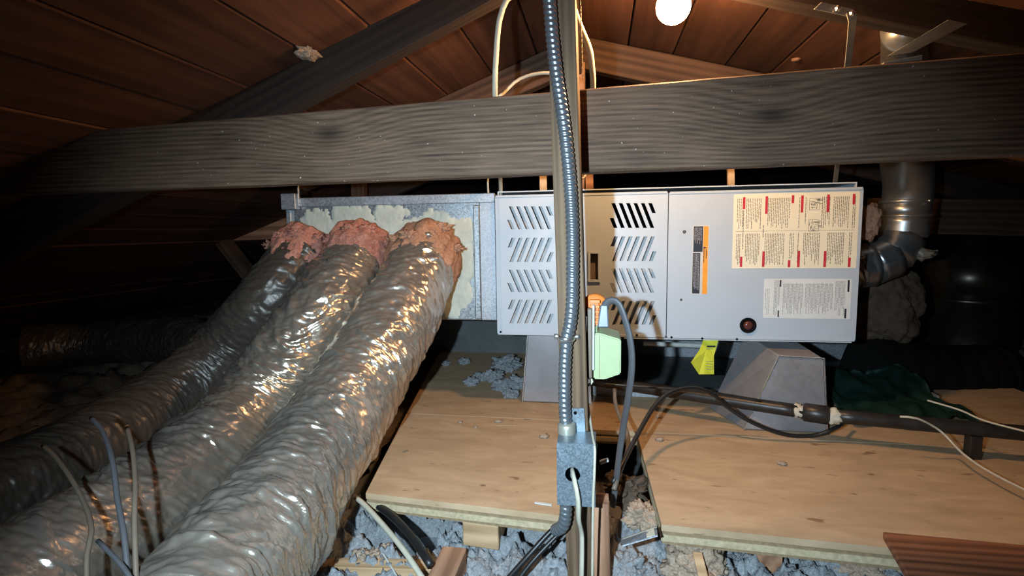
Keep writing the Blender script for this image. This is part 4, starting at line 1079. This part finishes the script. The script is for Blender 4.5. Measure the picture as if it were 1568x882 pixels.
# ================================================================== LOW LEFT WIRES, STICK, PLANK
cable('grey_wire', [at(66, 683, 0.66), at(85, 700, 0.63), at(112, 738, 0.58), at(133, 780, 0.54), at(140, 815, 0.51), at(133, 850, 0.49), at(133, 905, 0.47)], 0.0030, M['browncord'], 'leftmost bent wire standing in front of the ducts')
cable('grey_wire', [at(140, 640, 0.66), at(158, 662, 0.63), at(172, 705, 0.58), at(180, 765, 0.54), at(190, 820, 0.51), at(198, 905, 0.48)], 0.0033, M['greycord'], 'middle of the three wires standing in front of the ducts')
cable('grey_wire', [at(195, 655, 0.66), at(203, 690, 0.61), at(207, 740, 0.56), at(206, 800, 0.52), at(209, 905, 0.48)], 0.0030, M['browncord'], 'rightmost of the three wires standing in front of the ducts')
cable('grey_wire', [at(150, 828, 0.50), at(170, 848, 0.49), at(190, 870, 0.48), at(212, 905, 0.47)], 0.0027, M['greycord'], 'short pale wire slanting at the bottom left corner')
st = beam('wood_stick', at(-30, 704, 0.80), at(95, 660, 0.90), 0.012, 0.010, M['lath'], (0, 0, 1), 0.001, 0.001)
tag(st, 'thin wooden stick reaching in from the left edge', 'stick')
cable('tan_cable', [at(545, 762, 0.955), at(560, 775, 0.93), at(590, 808, 0.88), at(620, 845, 0.83), at(660, 905, 0.77)], 0.0050, M['white'], 'tan cable slanting down from the corner of the left plywood panel')
cable('black_cable', [at(570, 768, 0.98), at(600, 790, 0.93), at(630, 822, 0.88), at(660, 866, 0.83)], 0.0075, M['black'], 'black cable slanting below the left plywood panel')
pa, pb_, pc_ = az(1352, 815, 0.012), az(1600, 838, 0.012), az(1395, 890, 0.012)
v1 = (pc_ - pa).normalized(); 
poly = [pa, pb_, pb_ + (pc_ - pa) * 1.6, pa + (pc_ - pa) * 1.6]
rp = prism('wood_plank', [(q.x, q.y, 0.001) for q in poly], (0, 0, 0.012), M['redplank'], None, 0.001)
tag(rp, 'reddish brown plank lying on the plywood in the bottom right corner', 'plank')

# ================================================================== DEBRIS
def piece(name, c, size, mat, rot, label, cat):
    bm = bmesh.new(); sx, sy, sz = size; bm_box(bm, (-sx/2, -sy/2, -sz/2), (sx/2, sy/2, sz/2), min(size) * 0.2)
    bmesh.ops.rotate(bm, verts=bm.verts[:], matrix=Matrix.Rotation(rot[2], 3, 'Z') @ Matrix.Rotation(rot[0], 3, 'X') @ Matrix.Rotation(rot[1], 3, 'Y'))
    bmesh.ops.translate(bm, verts=bm.verts[:], vec=Vector(c))
    return tag(finish(name, bm, mat), label, cat)
q = az(832, 773, 0.0); piece('paint_chip', q + Vector((0, 0, 0.002)), (0.034, 0.006, 0.003), M['plate'], (0, 0, -0.15), 'white chip on the front edge of the left plywood', 'chip')
pm = empty('metal_plate', at(980, 828, 0.86), 'small metal plate with a tan sticker leaning in the gap beside the post foot', 'plate')
a0, a1, a2, a3 = at(953, 838, 0.84), at(1008, 822, 0.85), at(1006, 810, 0.88), at(953, 829, 0.88)
nn = (a1 - a0).cross(a3 - a0).normalized() * 0.003
hexa('plate_body', [a0, a1, a2, a3, a0 + nn, a1 + nn, a2 + nn, a3 + nn], M['galvd'], pm, 0.0008)
hexa('rolled_edge', [a3, a2, a2 + Vector((0, .004, 0)), a3 + Vector((0, .004, 0)), a3 + Vector((0, 0, .004)), a2 + Vector((0, 0, .004)), a2 + Vector((0, .004, .004)), a3 + Vector((0, .004, .004))], M['strap'], pm, 0.0006)
b0, b1, b2, b3 = a0.lerp(a1, .70) - nn * .15, a0.lerp(a1, .93) - nn * .15, a3.lerp(a2, .93) - nn * .15, a3.lerp(a2, .70) - nn * .15
up_ = nn * 1.35 if nn.y < 0 or nn.z > 0 else nn * -0.2
hexa('sticker', [q_ + up_ for q_ in (b0, b1, b2, b3)] + [q_ + up_ + nn * 0.15 for q_ in (b0, b1, b2, b3)], M['cream'], pm)
q = at(925, 706, 0.90); piece('plastic_bit', q, (0.016, 0.008, 0.006), M['plate'], (0, -0.4, 0), 'small white plastic bit beside the junction box', 'scrap')
# insulation clumps blown onto the left part of the deck
for i, (px, py, r) in enumerate(((775, 562, 0.042), (755, 578, 0.030), (790, 590, 0.030), (735, 578, 0.020), (768, 592, 0.026), (722, 585, 0.020), (712, 553, 0.018), (682, 555, 0.013), (738, 532, 0.012), (782, 604, 0.020))):
    p = az(px, py + 4, 0.0)
    lab = ('largest grey insulation clump on the plywood left of the pale stand', 'grey clump in the middle of the small heap on the left plywood', 'grey clump against the foot of the pale stand', 'left clump of the small grey heap on the plywood',
           'front clump of the grey heap near the pale stand', 'small clump at the front left of the grey heap', 'single grey tuft beyond the heap, nearer the duct', 'smallest grey tuft closest to the silver duct', 'faint grey tuft deep under the slotted door', 'grey crumb at the base corner of the pale stand')[i]
    o = lump('insulation_clump', p + Vector((0, 0, r * 0.45)), r, M['cell'], None, 0.55, 2.2, 5, (1.15, 1, 0.72)); tag(o, lab, 'insulation', 'insulation clumps on the deck')
# fibreglass and tan debris in the gap
for (px, py, z, r, mt, lb) in ((958, 748, -0.03, 0.036, 'kraft', 'brown paper-faced insulation wad in the gap beside the post'), (985, 790, -0.045, 0.030, 'tan', 'tan crumbly clump in the gap beside the right plywood corner'), (1065, 872, -0.085, 0.045, 'tan', 'tan lump lying in the insulation at the bottom, below the right plywood'),
                             (965, 872, -0.09, 0.030, 'cell', 'pale grey clump right of the stud at the bottom edge'), (1330, 872, -0.09, 0.045, 'tan', 'tan clump beside the reddish plank'), (560, 862, -0.10, 0.028, 'tan', 'tan clump between the duct and the cleat at the bottom'), (590, 850, -0.10, 0.02, 'tan', 'small tan crumb below the tan cable')):
    p = az(px, py, z); o = lump('debris_clump', p, r, M[mt], None, 0.55, 2.0, 5, (1.1, 1, 0.8)); tag(o, lb, 'debris')
p = az(1073, 868, -0.05); piece('wood_chip', p, (0.016, 0.05, 0.004), M['lath'], (0.5, 0.1, 0.1), 'pale splinter standing in the tan lump at the bottom', 'splinter')
p = az(597, 865, -0.085); piece('straw', p, (0.003, 0.07, 0.003), M['plate'], (0.1, 0, 0.75), 'thin white straw lying on the insulation near the cleat', 'straw')
# twigs and crumbs on the left plywood
for (px, py, L, rot, lb) in ((775, 653, 0.055, 0.15, 'thin pale twig on the left plywood'), (621, 692, 0.014, 0.7, 'dark splinter on the left plywood near the duct')):
    p = az(px, py, 0.0); piece('twig', p + Vector((0, 0, 0.0025)), (L, 0.003, 0.003), M['lath'] if L > .03 else M['browncord'], (0, 0, rot), lb, 'twig')
for (px, py, r, lb) in ((764, 647, 0.0075, 'brown crumb left of the pale twig'), (834, 670, 0.009, 'brown crumb near the post on the left plywood'), (705, 648, 0.005, 'tiny pale crumb in the middle of the left plywood'), (728, 655, 0.004, 'tiny pale crumb behind the pale twig'), (1010, 640, 0.007, 'dark crumb on the back plywood beside the cords'), (1198, 712, 0.007, 'pale crumb on the right plywood'), (1010, 675, 0.008, 'curled brown shaving at the corner of the right plywood')):
    p = az(px, py, 0.0); o = lump('crumb', p + Vector((0, 0, r * .5)), r, M['tan'], None, 0.5, 2.2, 3, (1.3, 1, .6)); tag(o, lb, 'crumb')
# blob of foam on the roof
p = at(471, 76, 1.42); p = Vector((p.x, p.y, p.z))
d = ray(471, 76); tt = (roof_z(0) - CAM.z)
t_hit = None
for i in range(400):
    c_ = CAM + d * (i * 0.01 / F_PX)
    if c_.z > roof_z(c_.x): t_hit = c_; break
if t_hit is not None:
    o = lump('foam_blob', t_hit - Vector((0, 0, 0.008)), 0.020, M['tan'], None, 0.5, 2.0, 4, (0.9, 1.4, 0.5)); tag(o, 'pale foam blob stuck to the roof planks at upper left', 'foam')
d = ray(1219, 90)  # orange cap added for a lit edge; the light is in its colour
for i in range(400):
    c_ = CAM + d * (i * 0.01 / F_PX)
    if c_.z > roof_z(c_.x): break
vn = lathe('lit_edge_cap', [(0.011, 0), (0.011, 0.003), (0.007, 0.006)], c_ - Vector((0, 0, 0.0)), (0, 0, -1), M['joist'], None, 18); tag(vn, 'small orange round cap standing for a lit edge on the roof right of the bulb', 'cap')
